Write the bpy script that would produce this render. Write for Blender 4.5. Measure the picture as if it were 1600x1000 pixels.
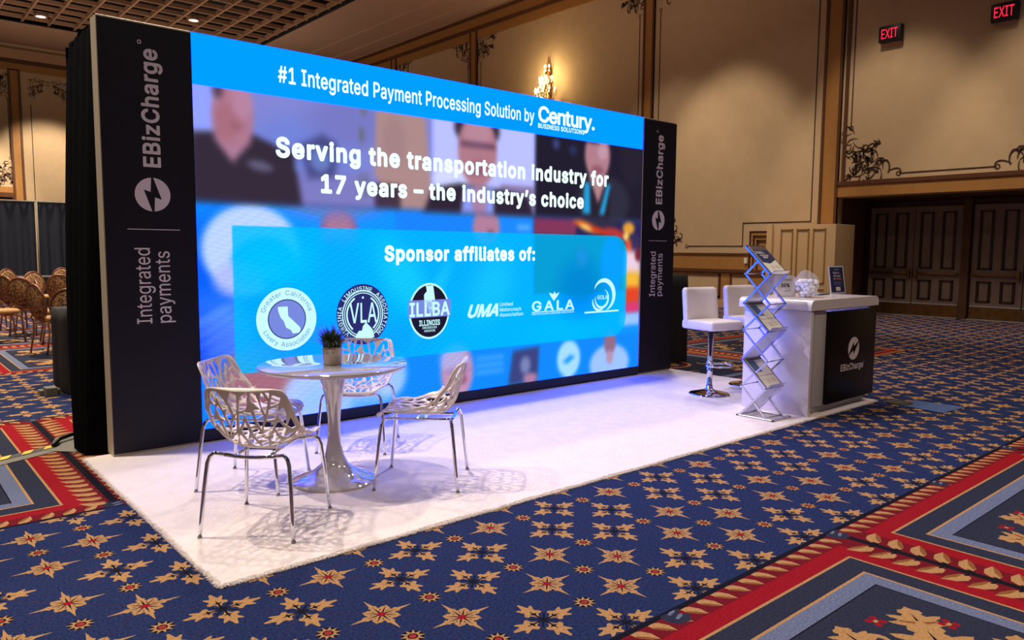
import bpy, bmesh, math, random
import numpy as np
from mathutils import Vector, Matrix
from mathutils.geometry import delaunay_2d_cdt

for o in list(bpy.data.objects): bpy.data.objects.remove(o)
S = bpy.context.scene
COL = S.collection
PI = math.pi
rnd = random.Random(7)

# ---------------------------------------------------------------- camera
f_px, yaw, pitch, roll = 1177.27, .715, .0922, .0078
F = Vector((math.sin(yaw)*math.cos(pitch), math.cos(yaw)*math.cos(pitch), -math.sin(pitch)))
R = Vector((math.cos(yaw), -math.sin(yaw), 0)); U = R.cross(F)
R2 = R*math.cos(roll)+U*math.sin(roll); U2 = -R*math.sin(roll)+U*math.cos(roll)
cd = bpy.data.cameras.new('camera'); cam = bpy.data.objects.new('camera', cd); COL.objects.link(cam)
m = Matrix.Identity(4)
for i in range(3):
    m[i][0] = R2[i]; m[i][1] = U2[i]; m[i][2] = -F[i]
CAM = Vector((-1.2729, -5.6739, 1.4668))
m.translation = CAM
cam.matrix_world = m
cd.sensor_width = 36; cd.lens = f_px*36/1600; cd.clip_end = 200; cd.clip_start = .05
S.camera = cam

# ---------------------------------------------------------------- view and world
vs = S.view_settings
vs.view_transform = 'Standard'; vs.look = 'None'; vs.exposure = 0; vs.gamma = 1; vs.use_curve_mapping = False
w = bpy.data.worlds.new('world'); S.world = w; w.use_nodes = True
w.node_tree.nodes['Background'].inputs[0].default_value = (1.0, .74, .55, 1)
w.node_tree.nodes['Background'].inputs[1].default_value = .09

# ---------------------------------------------------------------- lights
def area(name, loc, target, size, power, color, spread=PI, sy=None):
    l = bpy.data.lights.new(name, 'AREA'); l.energy = power; l.color = color; l.size = size
    l.shape = 'RECTANGLE' if sy else 'DISK'
    if sy: l.size_y = sy
    l.spread = spread
    o = bpy.data.objects.new(name, l); COL.objects.link(o); o.location = loc
    o.rotation_euler = (Vector(target)-Vector(loc)).to_track_quat('-Z', 'Y').to_euler()
    return o
def spot(name, loc, target, angle, power, color, blend=.5, r=.1):
    l = bpy.data.lights.new(name, 'SPOT'); l.energy = power; l.color = color
    l.spot_size = math.radians(angle); l.spot_blend = blend; l.shadow_soft_size = r
    o = bpy.data.objects.new(name, l); COL.objects.link(o); o.location = loc
    o.rotation_euler = (Vector(target)-Vector(loc)).to_track_quat('-Z', 'Y').to_euler()
    return o
WARM = (1.0, .84, .68); WHITE = (1.0, .90, .82); AMB = (1.0, .84, .66)
# hall downlights over the booth
spot('downlight_booth', (-1.6, 1.0, 9.6), (1.0, -1.7, 0), 62, 1600, WHITE, .7, .07)
spot('downlight_booth', (1.6, .9, 9.6), (2.2, -1.7, 0), 54, 700, WHITE, .7, .12)
spot('downlight_booth', (7.4, 1.2, 9.6), (5.0, -2.0, 0), 60, 900, WHITE, .7, .12)
for x, y, p in ((-4, -8, 380), (4, -8, 520), (11, -5, 200), (-4, 2, 1000), (3, 4, 700), (10, 3, 260), (1, 10, 2200), (8, 10, 500), (2, 17, 1600)):
    area('ceiling_downlight', (x, y, 9.7), (x, y, 0), .5, p*.36, WARM, math.radians(130))
for x, y, p in ((-3, 9, 260), (5, 14, 300), (10, 8, 240), (2, 24, 280), (9, 24, 230)):      # added fill lamps facing up, only to brighten the ceiling
    area('ceiling_fill', (x, y, 4.6), (x, y, 10), 1.2, p*.42, (1, .80, .66), math.radians(170))
# wall washers: scallops on the panelled walls
for y, p in ((-1.6, 520), (1.6, 520), (5.6, 620), (7.4, 260), (12.5, 300)):
    spot('wall_wash', (12.2, y, 9.7), (16, y, .8), 52, p*1.7, AMB, .55, .15)
for x, p in ((1.5, 1600), (5.3, 1700)):
    spot('wall_wash', (x, 28.3, 9.7), (x, 33, 2.6), 54, p*1.9, AMB, .55, .15)

# ---------------------------------------------------------------- materials
def lin(c):
    def f(v):
        v /= 255.
        return v/12.92 if v <= .04045 else ((v+.055)/1.055)**2.4
    return (f(c[0]), f(c[1]), f(c[2]))
MATS = {}
def M(name, c, rough=.5, metal=0, coat=0, noise=0, scale=40, bump=0, emit=0, spec=.5, trans=0, alpha=1, sheen=0, bscale=None):
    """procedural material: sRGB colour, optional noise mottling and bump"""
    if name in MATS: return MATS[name]
    m = bpy.data.materials.new(name); m.use_nodes = True; nt = m.node_tree
    b = nt.nodes['Principled BSDF']; col = lin(c)+(1,)
    b.inputs['Base Color'].default_value = col; b.inputs['Roughness'].default_value = rough
    b.inputs['Metallic'].default_value = metal; b.inputs['Coat Weight'].default_value = coat; b.inputs['Coat Roughness'].default_value = .03
    b.inputs['Specular IOR Level'].default_value = spec; b.inputs['Transmission Weight'].default_value = trans
    b.inputs['Alpha'].default_value = alpha; b.inputs['Sheen Weight'].default_value = sheen
    if emit:
        b.inputs['Emission Color'].default_value = col; b.inputs['Emission Strength'].default_value = emit
    if noise or bump:
        tc = nt.nodes.new('ShaderNodeTexCoord'); n = nt.nodes.new('ShaderNodeTexNoise')
        n.inputs['Scale'].default_value = scale; n.inputs['Detail'].default_value = 4
        nt.links.new(tc.outputs['Object'], n.inputs['Vector'])
        if noise:
            mr = nt.nodes.new('ShaderNodeMapRange'); mr.inputs['From Min'].default_value = .25; mr.inputs['From Max'].default_value = .75
            mr.inputs['To Min'].default_value = 1-noise; mr.inputs['To Max'].default_value = 1+noise
            mx = nt.nodes.new('ShaderNodeVectorMath'); mx.operation = 'SCALE'; mx.inputs[0].default_value = col[:3]
            nt.links.new(n.outputs['Fac'], mr.inputs['Value']); nt.links.new(mr.outputs[0], mx.inputs['Scale'])
            nt.links.new(mx.outputs[0], b.inputs['Base Color'])
        if bump:
            n2 = n
            if bscale:
                n2 = nt.nodes.new('ShaderNodeTexNoise'); n2.inputs['Scale'].default_value = bscale; nt.links.new(tc.outputs['Object'], n2.inputs['Vector'])
            bp = nt.nodes.new('ShaderNodeBump'); bp.inputs['Strength'].default_value = bump; bp.inputs['Distance'].default_value = .01
            nt.links.new(n2.outputs['Fac'], bp.inputs['Height']); nt.links.new(bp.outputs[0], b.inputs['Normal'])
    MATS[name] = m
    return m
def EM(name, c, s=1.0):
    """flat emitting colour: part of a lit display"""
    if name in MATS: return MATS[name]
    m = bpy.data.materials.new(name); m.use_nodes = True; nt = m.node_tree; nt.nodes.clear()
    e = nt.nodes.new('ShaderNodeEmission'); o = nt.nodes.new('ShaderNodeOutputMaterial')
    e.inputs[0].default_value = lin(c)+(1,); e.inputs[1].default_value = s
    nt.links.new(e.outputs[0], o.inputs[0]); MATS[name] = m
    return m
def carpet(name, c, var=.22):
    m = M(name, c, rough=.95, noise=var*1.3, scale=90, bump=.35, bscale=260, spec=.1)
    return m
wall_paint = M('wall_paint', (200, 172, 136), .85, noise=.05, scale=3, spec=.2)
ochre = M('ochre_paint', (168, 118, 58), .6, noise=.08, scale=6)
brown_mould = M('brown_moulding', (92, 54, 28), .5, noise=.15, scale=12)
dark_line = M('dark_brown_line', (58, 32, 20), .6)
cream_trim = M('cream_trim', (190, 150, 112), .7)
soffit_paint = M('soffit_paint', (196, 158, 132), .9, noise=.03, scale=2)
grate_paint = M('grate_paint', (180, 138, 104), .8)
void_black = M('ceiling_void', (26, 21, 20), .95)
door_paint = M('door_paint', (148, 126, 112), .55, noise=.06, scale=5)
door_dark = M('door_dark_moulding', (62, 38, 28), .45)
recess_paint = M('recess_paint', (104, 70, 48), .7)
brass = M('worn_brass', (150, 112, 66), .35, metal=.8, noise=.25, scale=8)
beige = M('beige_laminate', (204, 170, 126), .6)
chrome = M('chrome', (225, 225, 230), .06, metal=1)
alu = M('brushed_aluminium', (205, 205, 212), .22, metal=1)
silver = M('silver_frame', (200, 188, 164), .4, metal=.15)
graphic = M('black_graphic', (24, 22, 34), .5, spec=.25)
print_white = M('print_white', (226, 214, 220), .6)
velvet = M('black_velvet', (9, 9, 12), .95, spec=.05, noise=.3, scale=9)
black_cloth = M('black_cloth', (10, 11, 13), .8, noise=.2, scale=20)
navy_cloth = M('navy_drape_cloth', (30, 36, 52), .85, noise=.15, scale=6)
gloss_white = M('gloss_white', (206, 198, 198), .06, coat=1.0)
gloss_white.node_tree.nodes['Principled BSDF'].inputs['Coat IOR'].default_value = 2.4
chair_white = M('white_plastic', (232, 218, 204), .32)
leather = M('white_leatherette', (238, 228, 224), .38, bump=.08, scale=60)
lam_white = M('white_laminate', (232, 224, 226), .25, coat=.3)
lam_grey = M('pale_grey_laminate', (196, 190, 192), .35)
black_gloss = M('black_gloss_panel', (7, 7, 10), .28, spec=.3)
black_plastic = M('black_plastic', (14, 14, 16), .4)
rug_white = M('white_shag', (238, 226, 220), .95, noise=.05, scale=9, bump=.9, bscale=55, spec=.1)
gold_frame = M('gold_chair_frame', (150, 108, 62), .35, metal=.35)
cop_frame = M('copper_chair_frame', (120, 74, 50), .4, metal=.35)
grey_top = M('grey_table_top', (96, 92, 92), .5)
tape_grey = M('grey_gaffer_tape', (120, 116, 104), .7)
tape_yellow = M('yellow_tape', (226, 190, 40), .5)
tape_black = M('black_tape', (30, 28, 26), .5)
navy_print = M('navy_print', (30, 40, 84), .5)
paper = M('white_paper', (228, 222, 214), .6)
leaf_green = M('grass_green', (52, 62, 30), .5, noise=.4, scale=30)
pot_mat = M('hammered_silver_pot', (214, 200, 178), .22, metal=.75, bump=.6, scale=38)
red_glow = EM('exit_red', (255, 40, 70), 1.2)
bulb_glow = EM('bulb_glow', (255, 226, 160), 9)
lamp_glow = EM('downlight_glow', (255, 240, 235), 6)

# damask weave for the banquet chair backs
def damask():
    m = bpy.data.materials.new('damask_fabric'); m.use_nodes = True; nt = m.node_tree; b = nt.nodes['Principled BSDF']
    tc = nt.nodes.new('ShaderNodeTexCoord'); n = nt.nodes.new('ShaderNodeTexNoise'); n.inputs['Scale'].default_value = 22; n.inputs['Distortion'].default_value = 2.5
    cr = nt.nodes.new('ShaderNodeValToRGB'); cr.color_ramp.interpolation = 'CONSTANT'
    cr.color_ramp.elements[0].color = lin((176, 132, 80))+(1,); e = cr.color_ramp.elements[1]; e.position = .5; e.color = lin((62, 38, 28))+(1,)
    nt.links.new(tc.outputs['Object'], n.inputs['Vector']); nt.links.new(n.outputs['Fac'], cr.inputs[0]); nt.links.new(cr.outputs[0], b.inputs['Base Color'])
    b.inputs['Roughness'].default_value = .8
    return m
damask_mat = damask()
seat_gold = M('gold_seat_fabric', (172, 130, 78), .8, noise=.2, scale=40)

# ---------------------------------------------------------------- object helpers
def tag(o, label=None, cat=None, group=None, kind=None):
    if label: o['label'] = label
    if cat: o['category'] = cat
    if group: o['group'] = group
    if kind: o['kind'] = kind
    return o
def empty(name, loc=(0, 0, 0), rz=0, **k):
    o = bpy.data.objects.new(name, None); COL.objects.link(o); o.location = loc; o.rotation_euler = (0, 0, rz)
    o.empty_display_size = .05
    return tag(o, **k)
class MB:
    """collects shapes, then links them as one mesh object"""
    def __init__(s): s.v = []; s.f = []; s.m = []; s.sm = []
    def add(s, vs, fs, mat=0, smooth=False):
        n = len(s.v); s.v += [tuple(v) for v in vs]; s.f += [tuple(i+n for i in f) for f in fs]; s.m += [mat]*len(fs); s.sm += [smooth]*len(fs); return s
    def box(s, x0, y0, z0, x1, y1, z1, mat=0, rot=None):
        vs = [(x, y, z) for z in (z0, z1) for y in (y0, y1) for x in (x0, x1)]
        if rot: vs = [rot @ Vector(v) for v in vs]
        return s.add(vs, [(0, 2, 3, 1), (4, 5, 7, 6), (0, 1, 5, 4), (2, 6, 7, 3), (0, 4, 6, 2), (1, 3, 7, 5)], mat)
    def tube(s, pts, r, seg=10, mat=0, closed=False):
        pts = [Vector(p) for p in pts]; n = len(pts); rs = r if hasattr(r, '__len__') else [r]*n
        vs = []; up = None
        for i, p in enumerate(pts):
            if closed: t = pts[(i+1) % n]-pts[i-1]
            else: t = pts[min(i+1, n-1)]-pts[max(i-1, 0)]
            t.normalize()
            if up is None: up = Vector((0, 0, 1)) if abs(t.z) < .9 else Vector((1, 0, 0))
            a = t.cross(up).normalized(); up = a.cross(t).normalized()
            for k in range(seg):
                an = 2*PI*k/seg; vs.append(p+(a*math.cos(an)+up*math.sin(an))*rs[i])
        fs = []
        for i in range(n if closed else n-1):
            for k in range(seg):
                a0 = i*seg+k; a1 = i*seg+(k+1) % seg; j = (i+1) % n
                fs.append((a0, j*seg+k, j*seg+(k+1) % seg, a1))
        if not closed:
            fs.append(tuple(range(seg))); fs.append(tuple((n-1)*seg+k for k in reversed(range(seg))))
        return s.add(vs, fs, mat, True)
    def lathe(s, prof, seg=32, mat=0, c=(0, 0, 0), smooth=True):
        vs = []; fs = []; n = len(prof)
        for k in range(seg):
            a = 2*PI*k/seg
            for r, z in prof: vs.append((c[0]+r*math.cos(a), c[1]+r*math.sin(a), c[2]+z))
        for k in range(seg):
            k2 = (k+1) % seg
            for i in range(n-1):
                if prof[i][0] == 0 and prof[i+1][0] == 0: continue
                fs.append((k*n+i, k2*n+i, k2*n+i+1, k*n+i+1))
        return s.add(vs, fs, mat, smooth)
    def prism(s, pts, fn, d0, d1, mat=0):
        """polygon (2D list) through fn(u, v, d) between depths d0, d1"""
        n = len(pts); vs = [fn(u, v, d0) for u, v in pts]+[fn(u, v, d1) for u, v in pts]
        return s.add(vs, [tuple(range(n)), tuple(reversed(range(n, 2*n)))]+[(i, i+n, (i+1) % n+n, (i+1) % n) for i in range(n)], mat)
    def build(s, name, mats, parent=None, bevel=0, bseg=2, weld=False, recalc=True):
        me = bpy.data.meshes.new(name); me.from_pydata(s.v, [], s.f)
        for mt in (mats if isinstance(mats, (list, tuple)) else [mats]): me.materials.append(mt)
        me.polygons.foreach_set('material_index', s.m); me.polygons.foreach_set('use_smooth', s.sm)
        if recalc:
            bm = bmesh.new(); bm.from_mesh(me)
            if weld: bmesh.ops.remove_doubles(bm, verts=bm.verts, dist=1e-5)
            bmesh.ops.recalc_face_normals(bm, faces=bm.faces)
            if bevel:
                es = [e for e in bm.edges if len(e.link_faces) == 2 and e.calc_face_angle(0) > .6]
                bmesh.ops.bevel(bm, geom=es, offset=bevel, segments=bseg, affect='EDGES', profile=.6, clamp_overlap=True)
                if bseg > 1:
                    for f in bm.faces: f.smooth = True
            bm.to_mesh(me); bm.free()
            if bevel and bseg > 1:
                try: me.set_sharp_from_angle(angle=.7)
                except Exception: pass
        me.update()
        o = bpy.data.objects.new(name, me); COL.objects.link(o)
        if parent: o.parent = parent
        return o
def box(name, mat, parent, a, b, bevel=0, bseg=2, rot=None):
    return MB().box(min(a[0], b[0]), min(a[1], b[1]), min(a[2], b[2]), max(a[0], b[0]), max(a[1], b[1]), max(a[2], b[2]), rot=rot).build(name, mat, parent, bevel, bseg)
def copy_tree(o, parent=None):
    c = o.copy(); COL.objects.link(c); c.parent = parent
    for ch in list(o.children): copy_tree(ch, c)
    return c

# text as flat meshes: letter outlines as x y pairs (thousandths of the font size), first the advance width
GLYPHS = {
'#': '440;242 0 326 509 377 509 294 0;10 140 19 192 400 192 391 140;64 0 147 509 198 509 115 0;40 316 49 368 429 368 421 316',
'%': '676;160 284 133 291 110 305 93 324 81 347 76 374 76 426 82 452 93 475 110 495 133 509 160 516 191 516 219 509 241 495 257 475 269 452 275 426 275 374 269 347 257 324 241 305 218 291 191 284;187 328 198 332 206 338 217 355 222 376 222 424 218 445 213 454 206 462 198 468 187 472 175 473 163 472 153 468 145 462 138 454 130 434 127 412 128 376 133 355 144 338 153 332 163 328;486 -9 458 -2 435 12 419 32 407 55 401 81 401 134 407 160 419 183 436 203 459 217 486 224 517 224 544 217 567 203 583 183 595 160 600 134 600 81 594 55 583 32 566 12 544 -2 517 -9;513 36 523 40 531 45 538 53 546 72 549 95 548 132 543 153 532 170 524 176 513 179 489 179 479 176 471 170 464 162 456 142 453 120 454 83 459 62 470 45 479 40 489 36;132 0 482 509 540 509 191 0',
'&': '448;173 -6 150 -2 129 4 93 22 78 34 65 47 54 62 45 78 39 96 35 114 35 149 42 177 54 201 85 235 140 279 237 352 255 375 260 389 262 405 258 427 245 445 237 452 226 457 201 461 184 459 168 453 155 444 145 431 139 416 137 399 139 380 145 363 169 327 438 0 364 0 171 231 102 318 87 344 78 370 75 398 79 430 91 458 110 481 134 499 165 510 200 513 235 510 266 499 290 482 308 459 320 433 324 404 319 372 305 342 291 325 256 293 140 206 118 185 104 164 98 143 98 119 104 97 116 78 133 63 154 52 179 47 208 47 237 54 265 66 290 84 312 108 329 136 342 168 348 204 349 224 408 224 405 180 397 144 378 103 333 47 305 24 271 7 234 -3 215 -6',
'.': '188;95 -4 78 -1 63 9 53 24 50 41 53 59 63 73 78 83 95 87 113 83 128 73 138 59 141 41 138 24 128 9 113 -1',
'0': '453;227 -7 200 -5 174 1 151 10 130 24 111 41 95 62 81 86 69 113 60 144 53 178 49 214 48 254 49 294 53 330 60 364 69 395 81 423 95 447 111 467 130 484 151 498 174 508 200 514 227 516 254 514 279 508 302 498 323 484 342 467 358 447 372 423 384 395 393 364 400 330 404 294 405 254 404 214 400 178 393 144 384 113 372 86 358 62 342 41 323 24 302 10 279 1 254 -5;227 50 245 52 262 56 276 64 290 74 303 87 313 103 322 122 336 168 343 223 343 285 336 341 322 386 313 405 303 422 290 435 276 446 262 454 245 458 227 460 209 458 192 454 177 446 163 435 151 422 140 405 131 386 123 365 113 314 109 254 113 194 123 144 131 122 140 103 151 87 163 74 177 64 192 56 209 52',
'1': '453;76 0 76 55 391 55 391 0;276 509 276 0 212 0 212 448 209 448 86 358 86 427 198 509',
'7': '453;97 0 323 448 323 452 62 452 62 509 391 509 391 449 165 0',
':': '188;95 -4 78 -1 63 9 53 24 50 41 53 59 63 73 78 83 95 87 113 83 128 73 138 59 141 41 138 24 128 9 113 -1;95 271 78 274 63 284 53 299 50 316 53 334 63 349 78 358 95 362 113 358 128 349 138 334 141 316 138 299 128 284 113 274',
'A': '480;16 0 201 509 276 509 463 0 395 0 287 302 264 372 232 478 245 478 213 371 191 302 85 0;110 142 110 199 370 199 370 142',
'B': '456;60 0 60 509 241 509 266 508 290 504 310 499 329 491 345 481 359 470 381 442 394 410 398 374 395 344 387 320 373 301 347 280 315 267 315 262 339 257 363 245 385 227 402 203 409 189 417 155 417 117 414 100 408 83 400 67 390 52 377 39 362 28 344 18 324 10 301 4 276 1 247 0;125 57 245 57 272 58 296 63 315 70 330 80 341 92 349 106 353 120 354 150 348 173 335 194 317 211 293 224 265 230 125 231;125 285 252 286 277 291 299 302 316 317 329 336 335 359 335 388 330 404 323 417 313 429 299 439 283 446 263 451 240 452 125 452',
'C': '510;267 -7 235 -5 205 1 176 11 150 25 126 42 104 63 86 87 70 115 57 146 48 179 42 215 40 254 42 293 48 329 57 362 70 393 86 421 104 445 126 466 150 484 176 498 205 508 235 514 267 516 305 513 357 498 388 482 415 460 438 433 456 402 469 367 473 348 408 348 395 384 382 404 348 435 315 449 280 456 244 454 223 450 203 442 166 419 150 404 137 385 125 364 116 340 109 314 104 285 103 254 104 223 109 195 116 169 125 145 137 124 151 105 166 89 184 76 203 66 223 59 244 54 292 55 327 64 348 74 375 96 395 125 408 160 473 160 464 124 448 91 428 62 402 38 373 18 341 5 305 -4',
'E': '419;60 0 60 509 372 509 372 452 125 452 125 286 355 286 355 229 125 229 125 57 375 57 375 0',
'F': '410;60 0 60 509 369 509 369 452 125 452 125 278 346 278 346 221 125 221 125 0',
'G': '520;269 -7 236 -5 205 1 176 11 149 25 125 43 103 64 85 88 69 116 56 147 47 180 42 216 40 254 42 293 47 329 56 362 69 393 85 421 103 445 125 466 149 484 175 498 203 508 233 514 265 516 304 513 340 504 374 489 403 469 429 445 449 416 464 384 474 349 408 349 393 383 373 411 347 434 326 444 291 454 265 456 243 454 222 450 202 442 183 432 166 419 150 404 137 385 125 364 116 340 109 314 104 285 103 254 104 223 109 195 116 169 125 145 137 124 151 105 166 89 184 76 203 66 224 59 246 54 269 53 309 58 328 63 345 71 361 81 374 93 386 107 404 141 410 160 414 180 415 202 434 199 283 199 283 256 478 256 476 170 471 141 463 115 451 91 436 69 419 50 399 33 377 19 352 8 326 0 298 -5',
'H': '517;60 0 60 509 125 509 125 289 392 289 392 509 457 509 457 0 392 0 392 232 125 232 125 0',
'I': '300;31 0 31 57 118 57 118 452 31 452 31 509 269 509 269 452 183 452 183 57 269 57 269 0',
'L': '393;60 0 60 509 125 509 125 57 361 57 361 0',
'M': '628;60 0 60 509 152 509 277 187 322 49 307 49 352 187 476 509 568 509 568 0 504 0 504 327 507 457 513 457 467 322 456 291 342 0 286 0 170 291 112 457 119 457 122 328 122 0',
'N': '523;60 0 60 509 136 509 363 151 388 107 414 55 405 54 399 157 399 509 463 509 463 0 387 0 202 290 148 381 108 452 119 454 124 328 125 291 125 0',
'O': '533;267 -7 235 -5 205 1 176 11 150 25 126 42 105 63 86 87 70 115 57 146 48 179 42 215 40 254 42 293 48 329 57 362 70 393 86 421 105 445 126 466 150 484 176 498 205 508 235 514 267 516 299 514 329 508 358 498 384 484 408 466 429 445 448 421 464 393 477 362 486 329 491 293 493 254 491 215 486 179 477 146 464 115 448 87 429 63 408 42 384 25 358 11 329 1 299 -5;267 53 289 54 310 59 330 66 349 76 367 89 383 104 396 123 408 144 418 168 425 194 429 223 430 254 429 286 425 315 418 341 408 365 396 386 383 404 367 420 349 433 330 443 310 450 289 455 267 456 244 455 223 450 203 443 184 433 166 420 151 404 137 385 125 364 116 340 109 314 104 285 103 254 104 223 109 194 116 168 125 144 137 123 151 105 166 89 184 76 203 66 223 59 244 54',
'P': '445;60 0 60 509 235 509 263 508 289 504 312 497 332 487 350 476 366 462 379 447 390 430 404 391 408 370 409 348 408 325 404 304 390 265 379 248 366 233 350 219 332 207 312 198 289 191 263 187 109 186 109 242 252 243 284 250 308 263 326 283 338 306 343 333 343 363 338 390 326 413 308 432 297 439 268 449 232 452 125 452 125 0',
'R': '449;60 0 60 509 236 509 264 508 289 504 312 498 333 489 351 478 367 465 380 450 398 415 404 395 408 374 408 330 404 309 398 289 390 271 380 255 367 240 351 228 333 217 312 209 289 203 264 199 236 198 96 198 96 255 253 256 284 262 309 274 327 290 334 300 342 324 345 352 342 380 334 405 319 425 298 440 269 449 233 452 125 452 125 0;353 0 230 229 303 229 428 0',
'S': '447;224 -9 197 -8 172 -4 149 1 128 9 108 19 91 31 76 44 64 60 54 77 46 96 41 115 38 137 104 137 110 110 123 88 142 71 166 59 194 51 224 49 257 52 286 60 310 74 329 92 342 114 346 139 342 161 332 179 307 199 296 205 154 249 128 261 105 274 86 289 71 307 60 326 54 348 52 372 53 393 58 413 65 431 75 448 87 463 102 476 119 488 158 506 180 512 227 516 274 512 296 506 316 498 334 488 351 476 377 449 387 433 394 415 399 397 401 378 337 378 334 396 327 412 316 425 302 437 285 446 267 453 247 458 209 458 180 453 156 442 136 427 123 408 116 387 116 363 119 352 124 342 148 319 169 308 212 293 312 264 359 238 387 209 395 198 405 171 408 139 407 119 403 99 396 81 374 48 360 34 343 22 323 11 302 2 278 -4 252 -8',
'T': '449;32 452 32 509 417 509 417 452 257 452 257 0 193 0 193 452',
'U': '517;259 -8 230 -7 203 -2 177 5 154 15 133 28 114 43 98 61 85 80 74 101 66 124 62 148 60 173 60 509 124 509 124 178 128 144 141 113 161 88 187 68 203 61 239 53 279 53 315 61 331 68 357 88 377 113 389 144 393 178 393 509 457 509 457 173 456 148 451 124 444 101 433 80 419 61 403 43 384 28 363 15 340 5 315 -2 288 -7',
'V': '480;204 0 16 509 84 509 192 206 215 137 248 31 235 31 267 138 290 206 395 509 463 509 278 0',
'X': '474;18 0 217 284 217 236 29 509 104 509 204 361 243 292 232 292 252 329 298 400 374 509 446 509 259 239 259 287 456 0 382 0 292 129 250 195 230 231 244 231 225 196 182 129 91 0',
'a': '389;142 -8 109 -1 80 13 57 32 40 58 34 74 31 90 31 124 38 150 50 171 67 187 100 204 125 211 252 230 265 235 273 243 276 257 274 278 267 297 256 311 240 322 220 329 183 330 159 326 132 313 118 301 108 288 100 274 41 291 57 322 79 346 104 364 133 375 178 383 227 381 263 372 297 352 315 333 329 306 336 272 337 251 337 0 277 0 277 52 272 52 264 38 245 18 215 1 190 -6 176 -8;187 46 215 53 239 66 256 83 268 104 275 126 276 190 270 186 231 176 175 168 134 159 117 150 103 139 95 124 92 105 94 87 102 72 114 60 130 52 159 46',
'b': '424;212 -7 184 -1 153 17 138 31 118 59 112 59 112 0 53 0 53 509 114 509 114 319 118 319 144 353 171 373 197 382 229 384 252 383 274 378 294 371 313 361 330 348 345 332 359 314 370 293 379 270 385 245 389 218 390 189 389 160 385 133 379 107 370 84 359 63 345 45 330 29 313 16 294 6 274 -2 252 -6;237 48 252 52 266 58 290 76 309 101 321 133 327 169 327 209 321 245 309 276 291 301 267 319 253 325 237 329 203 329 188 326 174 320 161 312 140 291 125 263 116 229 113 189 116 149 125 115 140 87 162 65 175 57 188 52 203 48',
'c': '396;182 -6 159 -2 137 6 117 16 99 30 82 46 68 64 56 85 46 108 39 133 35 159 34 187 35 216 39 243 46 268 56 291 68 312 82 330 99 346 117 360 137 370 159 378 182 382 221 384 260 377 295 362 324 340 347 312 362 277 303 262 298 276 281 301 270 311 257 319 242 325 226 329 207 330 189 329 173 325 158 319 145 310 124 287 108 258 99 224 96 187 99 151 108 117 124 88 145 66 158 57 173 51 189 47 207 46 226 48 258 58 271 66 282 76 292 89 304 117 363 102 348 67 325 37 296 14 261 -1 221 -8',
'd': '424;172 -6 151 -2 130 6 111 16 94 29 79 45 66 63 55 84 46 107 39 133 35 160 34 189 35 218 39 245 46 270 55 293 66 314 80 332 95 348 112 361 131 371 151 378 173 383 212 383 241 378 264 367 287 346 306 319 311 319 311 509 372 509 372 0 313 0 313 59 307 59 287 31 263 10 241 -1 212 -7;221 48 236 52 250 57 263 65 284 87 299 115 309 149 312 189 309 229 300 263 284 291 263 312 250 320 237 326 222 329 188 329 172 325 158 319 134 301 115 276 103 245 97 209 97 169 103 133 116 101 134 76 158 58 172 52 188 48',
'e': '404;185 -6 160 -2 138 6 117 16 98 30 82 46 68 64 56 85 46 108 39 132 35 159 34 187 35 215 39 242 46 267 55 290 67 311 80 329 97 346 115 359 135 370 157 378 180 382 221 383 251 379 280 368 307 352 330 329 350 299 363 263 370 219 371 169 75 169 75 221 338 221 310 202 307 237 298 269 283 294 263 314 250 321 222 329 188 329 173 326 159 321 135 304 116 283 103 256 97 226 97 158 104 122 110 106 128 80 151 61 179 50 212 46 244 50 271 61 285 73 297 88 306 105 365 91 353 63 335 39 311 19 283 4 249 -5 231 -7',
'f': '254;228 379 228 327 6 327 6 379;81 0 81 432 85 461 96 486 113 505 135 519 161 527 187 530 222 527 243 521 227 468 215 472 195 474 171 470 154 460 145 443 142 419 142 0',
'g': '425;187 -150 150 -145 119 -134 93 -119 73 -101 57 -80 51 -69 101 -41 122 -66 136 -78 154 -88 178 -95 207 -97 229 -96 249 -92 267 -85 282 -75 295 -62 304 -46 309 -28 311 -6 311 68 306 68 287 41 263 22 241 11 212 6 172 6 151 10 132 17 95 39 80 53 66 70 55 90 46 112 39 136 35 163 34 191 35 219 39 246 46 270 55 293 66 314 80 332 95 348 112 361 131 371 152 378 173 383 213 383 242 378 273 360 288 346 308 319 313 319 313 379 372 379 372 -9 371 -33 367 -54 360 -73 350 -90 338 -105 324 -117 309 -128 272 -143 230 -150;222 60 251 68 275 84 293 107 305 137 311 173 311 213 305 248 293 278 275 303 251 320 237 326 205 330 188 329 172 326 158 320 145 312 124 290 109 262 99 230 96 193 99 155 109 123 124 96 145 76 172 63 188 60',
'h': '410;114 227 114 0 53 0 53 509 114 509 114 287 102 287 112 311 124 332 137 349 152 362 169 372 187 379 207 383 246 383 280 376 295 369 309 360 321 349 341 321 348 304 353 285 357 240 357 0 296 0 296 235 295 256 290 275 283 291 273 304 261 315 246 323 229 327 197 328 172 322 150 310 133 294 126 283 117 257',
'i': '167;53 0 53 379 114 379 114 0;84 443 68 446 54 455 44 468 41 483 44 499 54 512 68 521 84 524 100 521 114 512 123 499 126 483 123 468 114 455 100 446',
'l': '189;119 -1 101 3 86 10 74 20 65 33 58 48 54 65 53 84 53 509 114 509 114 99 116 76 120 62 130 54 146 52 170 54 181 3 162 -1',
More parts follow.
